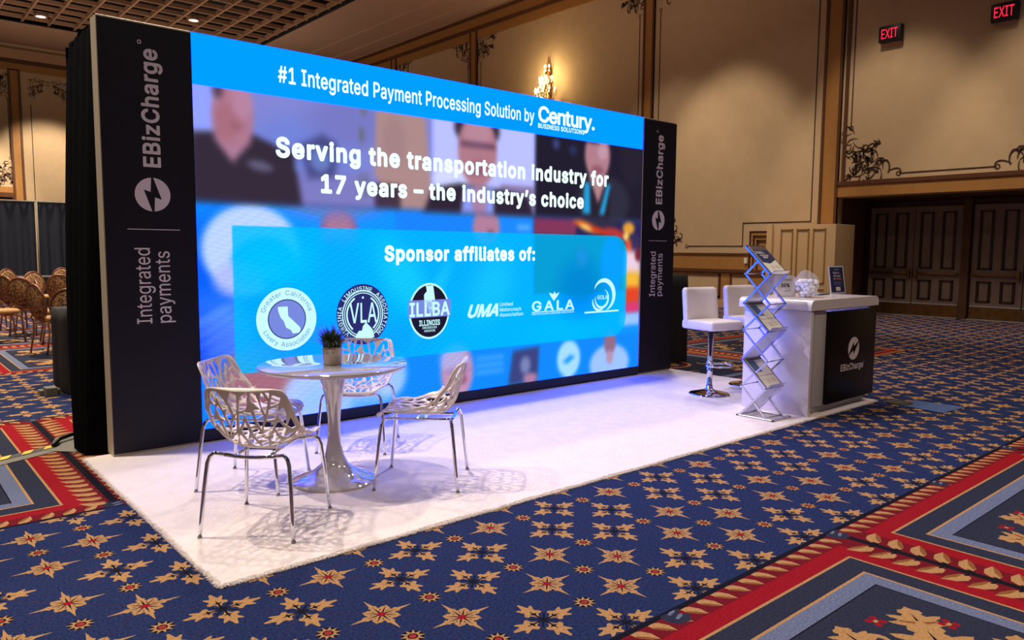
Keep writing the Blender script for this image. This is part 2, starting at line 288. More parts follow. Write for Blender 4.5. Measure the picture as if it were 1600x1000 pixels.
'm': '610;53 0 53 379 112 379 112 295 108 295 118 323 132 346 151 363 172 376 195 384 219 386 239 384 257 380 273 372 287 361 299 347 309 332 316 314 321 295 312 295 322 320 337 343 357 361 381 375 408 383 437 386 468 382 497 372 522 354 541 328 553 296 557 255 557 0 496 0 496 254 495 273 490 289 483 303 473 313 461 321 434 329 407 329 384 325 365 314 351 299 341 280 336 259 335 247 335 0 274 0 274 260 273 275 269 288 262 300 253 311 242 319 229 325 215 329 189 329 168 325 148 314 132 299 121 278 115 253 114 238 114 0',
'n': '410;114 227 114 0 53 0 53 379 112 379 112 287 102 287 112 311 124 332 137 349 152 362 169 372 187 379 207 383 246 383 280 376 295 369 321 349 332 336 341 321 348 304 353 285 357 240 357 0 296 0 296 235 295 256 290 275 283 291 273 304 261 315 246 323 229 327 197 328 172 322 150 310 133 294 126 283 117 257',
'o': '415;207 -8 182 -6 159 -2 137 6 117 16 99 30 82 46 68 64 56 85 46 108 39 133 35 159 34 187 35 216 39 243 46 268 56 291 68 312 82 330 99 346 117 360 137 370 159 378 182 382 207 384 232 382 256 378 279 370 299 360 317 346 334 330 347 312 359 291 369 268 376 243 380 216 381 187 380 159 376 133 369 108 359 85 347 64 334 46 317 30 299 16 279 6 256 -2 232 -6;207 46 226 47 242 51 257 57 282 76 300 102 312 134 318 169 318 206 312 241 300 274 282 299 257 319 242 325 226 329 207 330 189 329 173 325 158 319 145 310 124 287 108 258 99 224 96 187 99 151 108 117 124 88 145 66 158 57 173 51 189 47',
'p': '424;53 -143 53 379 112 379 112 319 118 319 144 353 171 373 197 382 229 384 252 383 274 378 294 371 313 361 330 348 345 332 359 314 370 293 379 270 385 245 389 218 390 189 389 160 385 133 379 107 370 84 359 63 345 45 330 29 313 16 294 6 274 -2 252 -6 213 -7 184 -1 153 17 138 31 118 59 114 59 114 -143;237 48 252 52 266 58 290 76 309 101 321 133 327 169 327 209 321 245 309 276 291 301 267 319 253 325 237 329 203 329 188 326 174 320 161 312 140 291 125 263 116 229 113 189 116 149 125 115 140 87 162 65 175 57 188 52 203 48',
'r': '259;53 0 53 379 112 379 112 321 115 321 121 335 140 357 152 367 181 380 213 385 243 384 243 322 207 326 182 323 159 315 140 301 126 284 117 262 114 237 114 0',
's': '365;163 -7 128 -2 112 3 84 18 62 38 46 63 36 94 94 107 99 92 105 79 114 69 124 60 150 49 181 45 200 46 217 49 232 55 244 62 254 71 262 81 266 92 268 103 264 121 254 136 237 147 212 155 125 177 104 186 86 196 72 208 61 222 53 237 49 255 47 274 52 305 65 332 87 354 115 370 149 381 187 384 223 381 254 372 279 358 299 339 314 316 324 290 268 277 258 298 243 316 232 323 220 329 204 332 171 332 143 324 131 317 121 308 114 299 110 288 109 277 113 258 124 243 144 232 254 202 275 193 292 183 306 171 317 157 325 142 329 126 331 107 330 90 326 75 320 60 302 35 276 14 260 6 223 -4 203 -7',
't': '227;204 379 204 327 6 327 6 379;65 471 126 471 126 98 128 76 136 61 150 53 170 50 202 54 213 2 192 -3 168 -4 145 -2 125 2 107 10 92 21 80 35 72 52 67 71 65 93',
'u': '410;164 -4 130 4 101 20 89 30 78 44 62 76 57 95 53 139 53 379 114 379 114 144 115 123 120 104 127 88 137 75 149 64 164 56 181 52 213 51 238 57 260 69 276 86 289 109 295 137 296 153 296 379 357 379 357 0 298 0 298 92 307 92 297 68 286 47 272 30 257 17 240 7 222 0 203 -4',
'v': '389;163 0 17 379 84 379 165 155 206 21 184 21 224 155 305 379 371 379 226 0',
'w': '567;138 0 23 379 87 379 133 214 154 137 175 41 165 41 186 135 206 214 252 379 316 379 362 214 382 136 402 41 391 41 413 135 434 214 480 379 545 379 429 0 368 0 319 172 291 280 277 338 291 338 263 225 199 0',
'y': '389;47 -139 61 -86 88 -90 104 -89 118 -84 136 -67 151 -36 163 -1 17 379 84 379 165 155 206 21 184 21 202 87 224 155 305 379 371 379 204 -58 184 -97 168 -116 139 -136 116 -143 91 -145 65 -143',
'z': '380;42 0 42 46 254 320 254 323 48 323 48 379 333 379 333 331 126 60 126 56 339 56 339 0',
'–': '350;350 244 350 188 0 188 0 244',
'’': '177;52 318 82 509 151 509 98 318',
' ': '188;',
}
_tc = {}; _gc = {}
def glyph(ch, hb):
    """triangulated letter: non-zero fill of its outlines, plus a round stroke of half width hb"""
    if (ch, hb) in _gc: return _gc[(ch, hb)]
    parts = GLYPHS[ch].split(';'); adv = int(parts[0])/1000; loops = []
    for sp in parts[1:]:
        if sp:
            n = [int(v)/1000 for v in sp.split()]; loops.append([(n[2*i], n[2*i+1]) for i in range(len(n)//2)])
    if not loops: _gc[(ch, hb)] = (adv, [], []); return _gc[(ch, hb)]
    vin, ed = [], []
    def ring(P):
        n = len(vin); vin.extend(Vector(p) for p in P); ed.extend((n+i, n+(i+1) % len(P)) for i in range(len(P)))
    for L in loops:
        ring(L)
        if hb > 0:
            for i in range(len(L)):
                p, q = L[i-1], L[i]; d = math.dist(p, q) or 1; nx, ny = -(q[1]-p[1])/d*hb, (q[0]-p[0])/d*hb
                ring([(p[0]+nx, p[1]+ny), (p[0]-nx, p[1]-ny), (q[0]-nx, q[1]-ny), (q[0]+nx, q[1]+ny)])
                ring([(q[0]+hb*math.cos(a*PI/4+.39)*1.02, q[1]+hb*math.sin(a*PI/4+.39)*1.02) for a in range(8)])
    vs, es, fs, *_ = delaunay_2d_cdt(vin, ed, [], 0, 1e-5, True)
    V = np.array([(v[0], v[1]) for v in vs]); Fa = np.array([f for f in fs if len(f) == 3]); C = V[Fa].mean(1)
    wn = np.zeros(len(C)); near = np.zeros(len(C), bool)
    for L in loops:
        A = np.array(L); B = np.roll(A, -1, 0)
        for p, q in zip(A, B):
            cr = (q[0]-p[0])*(C[:, 1]-p[1])-(q[1]-p[1])*(C[:, 0]-p[0])
            wn += ((p[1] <= C[:, 1]) & (q[1] > C[:, 1]) & (cr > 0)).astype(int)-((p[1] > C[:, 1]) & (q[1] <= C[:, 1]) & (cr < 0)).astype(int)
            if hb > 0:
                d = q-p; t = np.clip(((C-p)@d)/(d@d+1e-12), 0, 1); near |= np.hypot(*(C-p-t[:, None]*d).T) < hb
    keep = (wn != 0) | near
    _gc[(ch, hb)] = (adv, [tuple(v) for v in V], [tuple(int(i) for i in f) for f in Fa[keep]])
    return _gc[(ch, hb)]
def text_mesh(s, bold=0.0, spacing=1.0, shear=0):
    key = (s, bold, spacing, shear)
    if key in _tc: return _tc[key]
    x = 0.0; V, Fc = [], []; hb = bold*.7
    for ch in s:
        adv, vs, fs = glyph(ch, hb); used = sorted({i for f in fs for i in f}); mp = {i: k+len(V) for k, i in enumerate(used)}
        V += [(vs[i][0]+x+vs[i][1]*shear, vs[i][1]) for i in used]; Fc += [tuple(mp[i] for i in f) for f in fs]
        x += adv*spacing+bold*.9
    _tc[key] = (V, Fc); return V, Fc
def put_text(mb, s, fn, x0, x1, base, cap, bold=0.0, mat=0, spacing=1.0, shear=0):
    """text from x0 to x1 with baseline and capital height, through fn(u, v)"""
    vs, fs = text_mesh(s, bold, spacing, shear)
    if not vs: return
    hv, _ = text_mesh('H', bold); ch = max(v[1] for v in hv)
    a = min(v[0] for v in vs); b = max(v[0] for v in vs); k = (x1-x0)/(b-a); ky = cap/ch
    mb.add([fn(x0+(u-a)*k, base+v*ky) for u, v in vs], fs, mat)
def arc_text(mb, s, fn, cx, cz, r, a0, a1, cap, bold=0.0, mat=0, inward=False):
    """characters round a circle from angle a0 to a1 (degrees)"""
    hv, _ = text_mesh('H', bold); ch = max(v[1] for v in hv); k = cap/ch
    ws = []
    for c in s:
        vs, fs = text_mesh(c, bold) if c != ' ' else ([], [])
        ws.append((max(v[0] for v in vs)-min(v[0] for v in vs))+.09 if vs else .3)
    tot = sum(ws); t = 0
    for c, wd in zip(s, ws):
        ang = math.radians(a0+(a1-a0)*(t+wd/2)/tot); t += wd
        if c == ' ': continue
        vs, fs = text_mesh(c, bold); x_m = (max(v[0] for v in vs)+min(v[0] for v in vs))/2
        sx = abs(math.radians(a1-a0))*r/tot
        out = []
        for u, v in vs:
            lx = (u-x_m)*sx; ly = v*k
            if inward:   # bottom text, letters upright when read from the centre outwards
                rr = r-ly; px = cx+rr*math.cos(ang)-lx*math.sin(ang); pz = cz+rr*math.sin(ang)+lx*math.cos(ang)
            else:
                rr = r+ly; px = cx+rr*math.cos(ang)+lx*math.sin(ang); pz = cz+rr*math.sin(ang)-lx*math.cos(ang)
            out.append(fn(px, pz))
        mb.add(out, fs, mat)
def disc(mb, fn, cx, cz, r, mat=0, rz=None, n=48, r_in=0, a0=0, a1=360):
    rz = rz or r
    N = n
    if r_in:
        vs = []
        for i in range(N+1):
            a = math.radians(a0+(a1-a0)*i/N); c, s_ = math.cos(a), math.sin(a)
            vs += [fn(cx+r*c, cz+rz*s_), fn(cx+r_in*c, cz+r_in*s_*rz/r)]
        mb.add(vs, [(2*i, 2*i+2, 2*i+3, 2*i+1) for i in range(N)], mat)
    else:
        vs = [fn(cx+r*math.cos(2*PI*i/N), cz+rz*math.sin(2*PI*i/N)) for i in range(N)]
        mb.add(vs, [tuple(range(N))], mat)
def poly(mb, fn, pts, mat=0):
    """arbitrary simple polygon, triangulated"""
    vs, es, fs, *_ = delaunay_2d_cdt([Vector(p) for p in pts], [], [list(range(len(pts)))], 1, 1e-7)
    mb.add([fn(v[0], v[1]) for v in vs], [tuple(f) for f in fs], mat)
BOLT = [(-.02, 1.06), (.08, 1.06), (.36, -.22), (.05, -.16), (.12, -1.06), (.02, -1.06), (-.36, .22), (-.05, .16)]
def bolt_badge(mb, fn, cx, cz, r, mat=0, rot=0, rz=None):
    """two half discs split by a lightning bolt"""
    rz = rz or r
    A = [(math.cos(math.radians(a)), math.sin(math.radians(a))) for a in range(0, 360, 8)]
    bl = [(-.06, 1.1), (.02, 1.1), (.50, -.28), (.12, -.16), (.06, -1.1), (-.02, -1.1), (-.50, .28), (-.12, .16)]
    bl = bl[::-1]
    vs, es, fs, ov, oe, of = delaunay_2d_cdt([Vector(p) for p in A+bl], [], [list(range(len(A))), list(range(len(A), len(A)+8))], 1, 1e-7, True)
    keep = [tuple(f) for f, o in zip(fs, of) if o == [0]]
    c, s_ = math.cos(rot), math.sin(rot)
    mb.add([fn(cx+(v[0]*c-v[1]*s_)*r, cz+(v[0]*s_+v[1]*c)*rz) for v in vs], keep, mat)

# ================================================================ FLOOR: patterned ballroom carpet
C_BLUE, C_GOLD, C_BLACK, C_RED, C_DRED, C_NAVY, C_GREY, C_DGOLD, C_ORANGE = range(9)
floor_mats = [carpet('carpet_blue', (33, 45, 84), .55), carpet('carpet_gold', (174, 132, 84)), carpet('carpet_black', (18, 17, 25)),
              carpet('carpet_red', (144, 16, 28)), carpet('carpet_dark_red', (108, 17, 28)), carpet('carpet_navy', (42, 46, 64), .35),
              carpet('carpet_grey_blue', (102, 111, 138), .3), carpet('carpet_dark_gold', (132, 84, 44)), carpet('carpet_orange', (156, 46, 44)), carpet('carpet_thread', (64, 34, 66))]
def xf(pts, cx, cy, a=0, s=1.0, mx=1):
    c, s_ = math.cos(a), math.sin(a)
    return [(cx+(x*mx*c-y*s_)*s, cy+(x*mx*s_+y*c)*s) for x, y in pts]
def sym(h): return h+[(x, -y) for x, y in reversed(h) if y > 1e-9]
PET4 = sym([(.016, 0), (.034, .008), (.056, .020), (.066, .036), (.062, .052), (.072, .064), (.086, .062), (.094, .048), (.106, .040), (.122, .050), (.142, .062), (.152, .058), (.146, .042), (.136, .028), (.152, .018), (.186, .010), (.192, .004)])
PET4L = sym([(.016, 0), (.068, .056), (.10, .038), (.148, .060), (.136, .026), (.190, .004)])
LONG8 = sym([(.0, .0), (.03, .016), (.052, .017), (.066, .029), (.082, .019), (.096, .026), (.114, .012), (.190, .001)])
LONG8L = sym([(0, 0), (.05, .022), (.09, .024), (.190, .001)])
SHORT8 = sym([(0, 0), (.03, .014), (.052, .018), (.070, .030), (.086, .026), (.096, .012), (.108, .0)])
def motif4(P, x, y, hi):
    for k in range(4):
        P.append((xf([(u, v*.80) for u, v in (PET4 if hi else PET4L)], x, y, k*PI/2, .82), C_GOLD))
    if hi:
        for k in range(4):
            P.append((xf([(0, -.007), (.05, -.004), (.062, -.020), (.064, -.005), (.085, -.001), (.085, .001), (.064, .005), (.062, .020), (.05, .004), (0, .007)], x, y, k*PI/2), C_BLACK))
            P.append((xf([(0, -.004), (.06, -.004), (.06, .004), (0, .004)], x, y, k*PI/2+PI/4), C_BLACK))
def motif8(P, x, y, hi):
    for k in range(4): P.append((xf(SHORT8, x, y, k*PI/2+PI/4, .74), C_GOLD))
    for k in range(4): P.append((xf(LONG8 if hi else LONG8L, x, y, k*PI/2, .74), C_GOLD))
    if hi:
        for k in range(8): P.append((xf([(0, -.006), (.075, 0), (0, .006)], x, y, k*PI/4), C_BLACK))
    P.append((xf([(.024*math.cos(i*PI/4)*(1 if i % 2 else .6), .024*math.sin(i*PI/4)*(1 if i % 2 else .6)) for i in range(8)], x, y), C_RED))
def rosette(P, x, y, hi):
    if hi:
        P.append(([(x+.045*math.cos(i*PI/6), y+.045*math.sin(i*PI/6)) for i in range(12)], C_BLACK))
        P.append(([(x+(.050 if i % 2 else .026)*math.cos(i*PI/10), y+(.050 if i % 2 else .026)*math.sin(i*PI/10)) for i in range(20)], C_GOLD))
        P.append(([(x+.022*math.cos(i*PI/4), y+.022*math.sin(i*PI/4)) for i in range(8)], C_BLACK))
    else:
        P.append(([(x+.044*math.cos(i*PI/4), y+.044*math.sin(i*PI/4)) for i in range(8)], C_GOLD))
    P.append(([(x+.016*math.cos(i*PI/3), y+.016*math.sin(i*PI/3)) for i in range(6)], C_ORANGE))
SX, SY = .235, .2275
def blue_polys(hi, x0, w, h):
    """flower lattice; local origin at the strip's lower edge (world y = -3.87)"""
    P = []
    for j in range(-8, 7):
        y = -2.675-SY*j+3.87
        for i in range(-3, int(w/SX)+4):
            x = .25+SX*i-x0; r = j % 4
            if r in (0, 2):
                if i % 2: rosette(P, x, y, hi)
                elif i % 4 == 0: motif8(P, x, y, hi)
                else: motif4(P, x, y, hi)
            elif r == 1:
                if i % 2: motif4(P, x, y, hi)
            else:
                if i % 2: motif8(P, x, y, hi)
                elif i % 4 == 0: rosette(P, x, y, hi)
    P = [p for p in P if -.2 < sum(v[0] for v in p[0])/len(p[0]) < w+.2]
    if hi:
        L = []
        for d in range(-14, 15, 1):      # fine diagonal thread through the flowers
            for sg in (1, -1):
                xa = .25-x0+SX*2*d; ya = -2.675+3.87
                a = (xa-3*SX, ya-sg*3*SY*1); b = (xa+3*SX, ya+sg*3*SY)
                # long line through (xa, ya)
                a = (xa-14*SX, ya-sg*14*SY); b = (xa+14*SX, ya+sg*14*SY)
                t0 = (0-a[1])/(b[1]-a[1]); t1 = (h-a[1])/(b[1]-a[1])
                pa = (a[0]+(b[0]-a[0])*t0, 0); pb = (a[0]+(b[0]-a[0])*t1, h)
                q = .0022
                if max(pa[0], pb[0]) < 0 or min(pa[0], pb[0]) > w: continue
                L.append(([(pa[0]-q, pa[1]), (pa[0]+q, pa[1]), (pb[0]+q, pb[1]), (pb[0]-q, pb[1])], C_DRED+10))
        P = L+P
    P.append(([(-.3, -.1), (w+.3, -.1), (w+.3, .014), (-.3, .014)], C_BLACK))
    P.append(([(-.3, h-.014), (w+.3, h-.014), (w+.3, h+.1), (-.3, h+.1)], C_BLACK))
    return P
def spiral_ribbon(cx, cy, r0, turns, a0, w0, sg=1, n=22, decay=.86):
    """polygon of a curled ribbon that winds inwards"""
    o, i_ = [], []
    for k in range(n+1):
        t = k/n; a = a0+sg*turns*2*PI*t; r = r0*(1-decay*t); w_ = w0*(.35+.65*math.sin(PI*min(1, .15+t*.85)))*(1-.5*t)
        o.append((cx+(r+w_/2)*math.cos(a), cy+(r+w_/2)*math.sin(a))); i_.append((cx+(r-w_/2)*math.cos(a), cy+(r-w_/2)*math.sin(a)))
    return o, i_
PALM = sym([(0, 0), (.02, .035), (.00, .085), (.02, .14), (.045, .17), (.055, .12), (.075, .10), (.095, .135), (.125, .15), (.125, .105), (.115, .07), (.14, .05), (.16, .07), (.19, .06), (.20, .03), (.235, 0)])
def panel_polys(hi, w, h):
    """one bordered panel, local origin at its lower left, vine centre lines on x = 0 and x = w"""
    P = [([(-.1, -.1), (w+.1, -.1), (w+.1, h+.1), (-.1, h+.1)], C_RED)]
    # darker red ground behind the leaves
    for a, b, c, d in ((0, .02, w, .115), (0, h-.115, w, h-.02), (-.1, 0, .14, h), (w-.14, 0, w+.1, h)):
        P.append(([(a, b), (c, b), (c, d), (a, d)], C_DRED))
    def ring(ix, iy, c): P.append(([(ix, iy), (w-ix, iy), (w-ix, h-iy), (ix, h-iy)], c))
    ring(.238, .208, C_GOLD); ring(.252, .222, C_NAVY); ring(.36, .335, C_GOLD); ring(.374, .349, C_GREY); ring(.455, .43, C_BLACK); ring(.462, .437, C_NAVY)
    leaf = [(0, 0), (.010, .026), (.040, .042), (.085, .034), (.125, 0), (.085, -.016), (.03, -.018)]
    half = [(.02, -.006), (.06, .004), (.125, 0), (.085, -.016), (.03, -.018)]
    def lf(x, y, a, mx=1, s=1.0):
        def t(p): return xf([(u, v*mx) for u, v in p], x, y, a, s)
        P.append((t(leaf), C_GOLD))
        if hi: P.append((t(half), C_DGOLD))
    n = 25
    for k in range(n):                         # leaves along the long edges
        x = .06+k*(w-.12)/n
        a = -1.05
        lf(x, h-.018, -.95, 1, .92); lf(x, .018, .95, -1, .92)
    m_ = 24
    for k in range(m_):                        # vine between the panels
        y = .10+k*(h-.22)/m_
        sg = 1
        for sx, xx in ((1, 0), (-1, w)):
            P.append((xf(leaf, xx+sx*.03, y, PI/2-sx*1.12, 1.22, 1), C_GOLD))
            if hi: P.append((xf(half, xx+sx*.03, y, PI/2-sx*1.12, 1.22, 1), C_DGOLD))
            if hi: P.append((xf([(0, -.012), (.03, -.004), (.045, .012), (.02, .014)], xx+sx*.012, y-.01, PI/2-sx*.9), C_BLACK))
    for xx in (0, w): P.append(([(xx-.022, 0), (xx+.022, 0), (xx+.022, h), (xx-.022, h)], C_BLACK))
    P.append(([(-.1, -.1), (w+.1, -.1), (w+.1, .016), (-.1, .016)], C_BLACK)); P.append(([(-.1, h-.016), (w+.1, h-.016), (w+.1, h+.1), (-.1, h+.1)], C_BLACK))
    for bx in (0, w/2, w):                     # dark bell flowers at the joints
        for yy, sg in ((h, -1), (0, 1)):
            P.append((xf([(.0, .02), (.03, .06), (.09, .07), (.14, .03), (.10, 0), (.14, -.03), (.09, -.07), (.03, -.06), (0, -.02)], bx-.07, yy+sg*.035, 0, .9), C_NAVY))
            for q in (-.02, .02): P.append((xf([(0, -.008), (.05, -.012), (.07, 0), (.05, .012), (0, .008)], bx-.02, yy+sg*(.035+q), .3, .8), C_GREY))
    # inner ornament, mirrored into four quarters
    cx, cy = w/2, h/2
    for mx in (1, -1):
        for my in (1, -1):
            def T(pts): return [(cx+mx*(cx-x), cy+my*(cy-y)) for x, y in pts]
            def pal(x, y, a, s, c=C_GOLD):
                P.append((T(xf(PALM, x, y, a, s)), c))
                if hi: P.append((T(xf([(.01, -.012), (.16, 0), (.01, .012)], x, y, a, s)), C_BLACK)); P.append((T(xf([(.02, -.02), (.05, -.11), (.065, -.10), (.05, -.02)], x, y, a, s)), C_DGOLD)); P.append((T(xf([(.02, .02), (.05, .11), (.065, .10), (.05, .02)], x, y, a, s)), C_DGOLD))
            pal(.70, .72, -2.36, .72); pal(.84, .86, -2.36, 1.05); pal(1.02, .62, -2.0, .6); pal(.62, 1.02+.02, -2.7, .6)
            for (x, y, r0, tn, a0, wd, sg) in ((.78+.17, .70-.03, .12, 1.1, 2.2, .05, -1), (.68, .98, .12, 1.1, -.7, .05, 1), (1.16, .80, .10, 1.0, .3, .045, 1), (.90, 1.16, .10, 1.0, 1.2, .045, -1)):
                o_, i_ = spiral_ribbon(x, y, r0, tn, a0, wd, sg, 16 if hi else 9)
                for k in range(len(o_)-1): P.append((T([o_[k], o_[k+1], i_[k+1], i_[k]]), C_GOLD))
            for x, y in ((.60, .78), (.80, .58), (1.12, .56)):
                for k in range(4): P.append((T(xf([(0, 0), (.03, .018), (.045, 0), (.03, -.018)], x, y, k*PI/2+.78)), C_RED))
                P.append((T([(x-.012, y-.008), (x+.012, y-.008), (x+.012, y+.008), (x-.012, y+.008)]), C_GOLD))
    def ell(rx, ry, c, n_=28): P.append(([(cx+rx*math.cos(2*PI*i/n_), cy+ry*math.sin(2*PI*i/n_)) for i in range(n_)], c))
    ell(.33, .30, C_GOLD); ell(.29, .26, C_DRED); ell(.22, .20, C_NAVY)
    for k in range(4): P.append((xf(PALM, cx, cy, k*PI/2, .8), C_GOLD))
    return P
def make_tile(P, w, h):
    vin = []; fin = []; mats = []
    def put(pts, c):
        area_ = sum(pts[i-1][0]*pts[i][1]-pts[i][0]*pts[i-1][1] for i in range(len(pts)))
        if area_ < 0: pts = pts[::-1]
        n = len(vin); vin.extend(Vector(p) for p in pts); fin.append(list(range(n, n+len(pts)))); mats.append(c)
    put([(0, 0), (w, 0), (w, h), (0, h)], C_BLUE)
    for pts, c in P: put(pts, c)
    vs, es, fs, ov, oe, of = delaunay_2d_cdt(vin, [], fin, 1, 1e-6, True)
    used = {}; V = []; Fc = []; Mi = []
    for f, o in zip(fs, of):
        if 0 not in o: continue
        c = mats[max(o)]
        if c >= 10: c = 9
        g = []
        for i in f:
            if i not in used: used[i] = len(V); V.append((vs[i][0], vs[i][1]))
            g.append(used[i])
        Fc.append(g); Mi.append(c)
    return np.array(V), np.array(Fc), np.array(Mi)
PW, PH = 2.75, 2.82
BW = SX*4
t_blue = {hi: make_tile(blue_polys(hi, 0, BW, PH), BW, PH) for hi in (0, 1)}
t_panel = {hi: make_tile(panel_polys(hi, PW, PH), PW, PH) for hi in (0, 1)}
FX0, FX1, FY0, FY1 = -5.0, 17.6, -6.69, 18.69
def build_floor():
    V, Fc, Mi = [], [], []; n = 0
    def put(t, x, y, w, h):
        nonlocal n
        c = Vector((x+w/2, y+h/2, 0)); d = (c-CAM); z = d.dot(F2); s_ = d.dot(R)
        if z < -1.0: return False
        if abs(s_)-2.5-w > .72*max(z, 0)+1.5: return False
        v, f, m_ = t[1 if d.length < 8.5 else 0]
        vv = np.zeros((len(v), 3)); vv[:, 0] = v[:, 0]+x; vv[:, 1] = v[:, 1]+y
        V.append(vv); Fc.append(f+n); Mi.append(m_); n += len(v); return True
    F2 = Vector((math.sin(yaw), math.cos(yaw), 0))
    def plain(x, y, w, h, c):
        nonlocal n
        V.append(np.array([(x, y, 0), (x+w, y, 0), (x+w, y+h, 0), (x, y+h, 0)])); Fc.append(np.array([[n, n+1, n+2], [n, n+2, n+3]])+0); Mi.append(np.array([c, c])); n += 4
    strips = {-2: 'p', -1: 'p', 0: 'b', 1: 'p', 2: 'b', 3: 'p', 4: 'p', 5: 'b', 6: 'p', 7: 'b'}
    XR = -.22+PW*4        # bordered panels end here, flowers run on to the doors
    for k, kind in strips.items():
        y = -3.87+PH*k
        if kind == 'p' and k > 0: xp = XR
        elif kind == 'p': xp = 30
        else: xp = -99
        x = -.22-PW*2
        while x < min(xp, 19)-.01:
            if kind != 'p': break
            if not put(t_panel, x, y, PW, PH): plain(x, y, PW, PH, C_NAVY)
            x += PW
        if kind == 'b': x = -.0-BW*6
        while x < 18.5:
            if not put(t_blue, x, y, BW, PH): plain(x, y, BW, PH, C_BLUE)
            x += BW
    # the rest of the hall
    for a, b, c, d in ((-14, -16, 32, 6.49), (-14, -9.51, 8.3, 46), (18.5, -9.51, 1, 46), (-5.7, 24.33, 24.2, 12)):
        plain(a, b, c, d, C_BLUE)
    V = np.concatenate(V); Fc = np.concatenate(Fc); Mi = np.concatenate(Mi)
    me = bpy.data.meshes.new('floor')
    me.vertices.add(len(V)); me.vertices.foreach_set('co', V.ravel().astype(np.float32))
    me.loops.add(len(Fc)*3); me.loops.foreach_set('vertex_index', Fc.ravel().astype(np.int32))
    me.polygons.add(len(Fc)); me.polygons.foreach_set('loop_start', np.arange(0, len(Fc)*3, 3, dtype=np.int32))
    for mt in floor_mats: me.materials.append(mt)
    me.update(calc_edges=True)
    me.polygons.foreach_set('material_index', Mi.astype(np.int32))
    o = bpy.data.objects.new('floor', me); COL.objects.link(o)
    tag(o, 'blue ballroom carpet with gold flowers and red bordered panels', kind='structure')
    print('floor tris', len(Fc))
build_floor()
# slab under the carpet
tag(box('floor_slab', void_black, None, (-14, -16, -.2), (19.5, 36, -.004)), kind='structure')

# ================================================================ WALLS
WX = 16.0; WY = 33.0; CZ = 10.0
def RW(u, v, d): return (WX-d, u, v)          # right wall: u = world y, v = height, d = proud of wall
def BWl(u, v, d): return (u, WY-d, v)         # back wall
def structure(o): return tag(o, kind='structure')
mb = MB()
mb.box(16, 2.76, 0, 16.3, 33.3, CZ); mb.box(16, -16, 0, 16.3, -4.0, CZ); mb.box(16, -4.0, 2.74, 16.3, 2.76, CZ)
wall_right = tag(mb.build('wall_right', wall_paint), 'tall beige panelled wall with ochre pilasters', kind='structure')
mb = MB(); mb.box(16.3, 2.76, 0, 17.9, 2.9, 2.9); mb.box(16.3, -4.14, 0, 17.9, -4.0, 2.9); mb.box(16.3, -4.0, 2.74, 17.9, 2.76, 2.88)
mb.box(17.62, -4.0, 0, 17.9, 2.76, 2.74)
mb.build('recess_lining', recess_paint, wall_right)
mb = MB(); mb.box(-14, 33, 0, 16.3, 33.3, CZ)
wall_back = tag(mb.build('wall_back', wall_paint), 'far beige wall above the dark drape', kind='structure')

def moulded_bar(mb, fn, u0, v0, u1, v1, d, mat=0, inset=.05, mat2=1):
    """raised board with darker mouldings down both long edges"""
    def bx(a, b, c, e, dd, mt): mb.prism([(a, b), (c, b), (c, e), (a, e)], fn, 0.0, dd, mt)
    bx(u0, v0, u1, v1, d, mat)
    if (u1-u0) < (v1-v0):
        bx(u0, v0, u0+inset, v1, d+.03, mat2); bx(u1-inset, v0, u1, v1, d+.03, mat2)
    else:
        bx(u0, v0, u1, v0+inset, d+.03, mat2); bx(u0, v1-inset, u1, v1, d+.03, mat2)
for u0, u1 in ((2.72, 3.16), (8.18, 8.56), (16.2, 16.6), (21.55, 21.95), (-4.45, -4.0)):
    mb = MB(); moulded_bar(mb, RW, u0, 0 if u0 > 0 else 0, u1, 9.3, .05, 0, .06)
    mb.build('pilaster', [ochre, brown_mould], wall_right)
mb = MB(); moulded_bar(mb, RW, -4.0, 2.74, 2.72, 3.02, .05, 0, .01); mb.prism([(-4.0, 3.02), (2.72, 3.02), (2.72, 3.10), (-4.0, 3.10)], RW, 0, .07, 1)
mb.build('door_lintel', [ochre, brown_mould], wall_right)
# frame moulding beside the pilaster, above the doors
mb = MB(); mb.prism([(2.58, 3.02), (2.66, 3.02), (2.66, 9.0), (2.58, 9.0)], RW, 0, .03); mb.build('panel_edge_moulding', brown_mould, wall_right)
# cornice along the wall top
mb = MB()
for a, b, d, mt in ((9.0, 9.3, .04, 1), (9.3, 9.42, .09, 2), (9.42, 9.72, .07, 1), (9.72, 9.8, .16, 2), (9.8, 10.0, .12, 0)):
    mb.prism([(-16, a), (33, a), (33, b), (-16, b)], RW, 0, d, mt)
mb.build('cornice', [cream_trim, ochre, brown_mould], wall_right)
# chair rail and dado between the pilasters left of the doors
for k, (u0, u1) in enumerate(((3.16, 8.18), (8.56, 16.2), (16.6, 21.55))):
    mb = MB()
    for a, b, d, mt in ((1.38, 1.44, .07, 2), (1.02, 1.38, .05, 1), (.94, 1.02, .08, 2), (.22, .94, .02, 1), (0, .22, .05, 0)):
        mb.prism([(u0, a), (u1, a), (u1, b), (u0, b)], RW, 0, d, mt)
    mb.build('dado', [cream_trim, ochre, brown_mould], wall_right)
for u0, u1 in ((3.5, 5.49), (5.79, 7.55), (8.8, 10.7), (11, 13.3), (13.6, 15.9)):
    mb = MB()
    mb.prism([(u0, .26), (u1, .26), (u1, .89), (u0, .89)], RW, 0, .03, 0)
    for a, b, c, e in ((u0, .26, u1, .31), (u0, .84, u1, .89), (u0, .26, u0+.05, .89), (u1-.05, .26, u1, .89)):
        mb.prism([(a, b), (c, b), (c, e), (a, e)], RW, 0, .055, 1)
    mb.build('dado_panel', [wall_paint, brown_mould], wall_right)
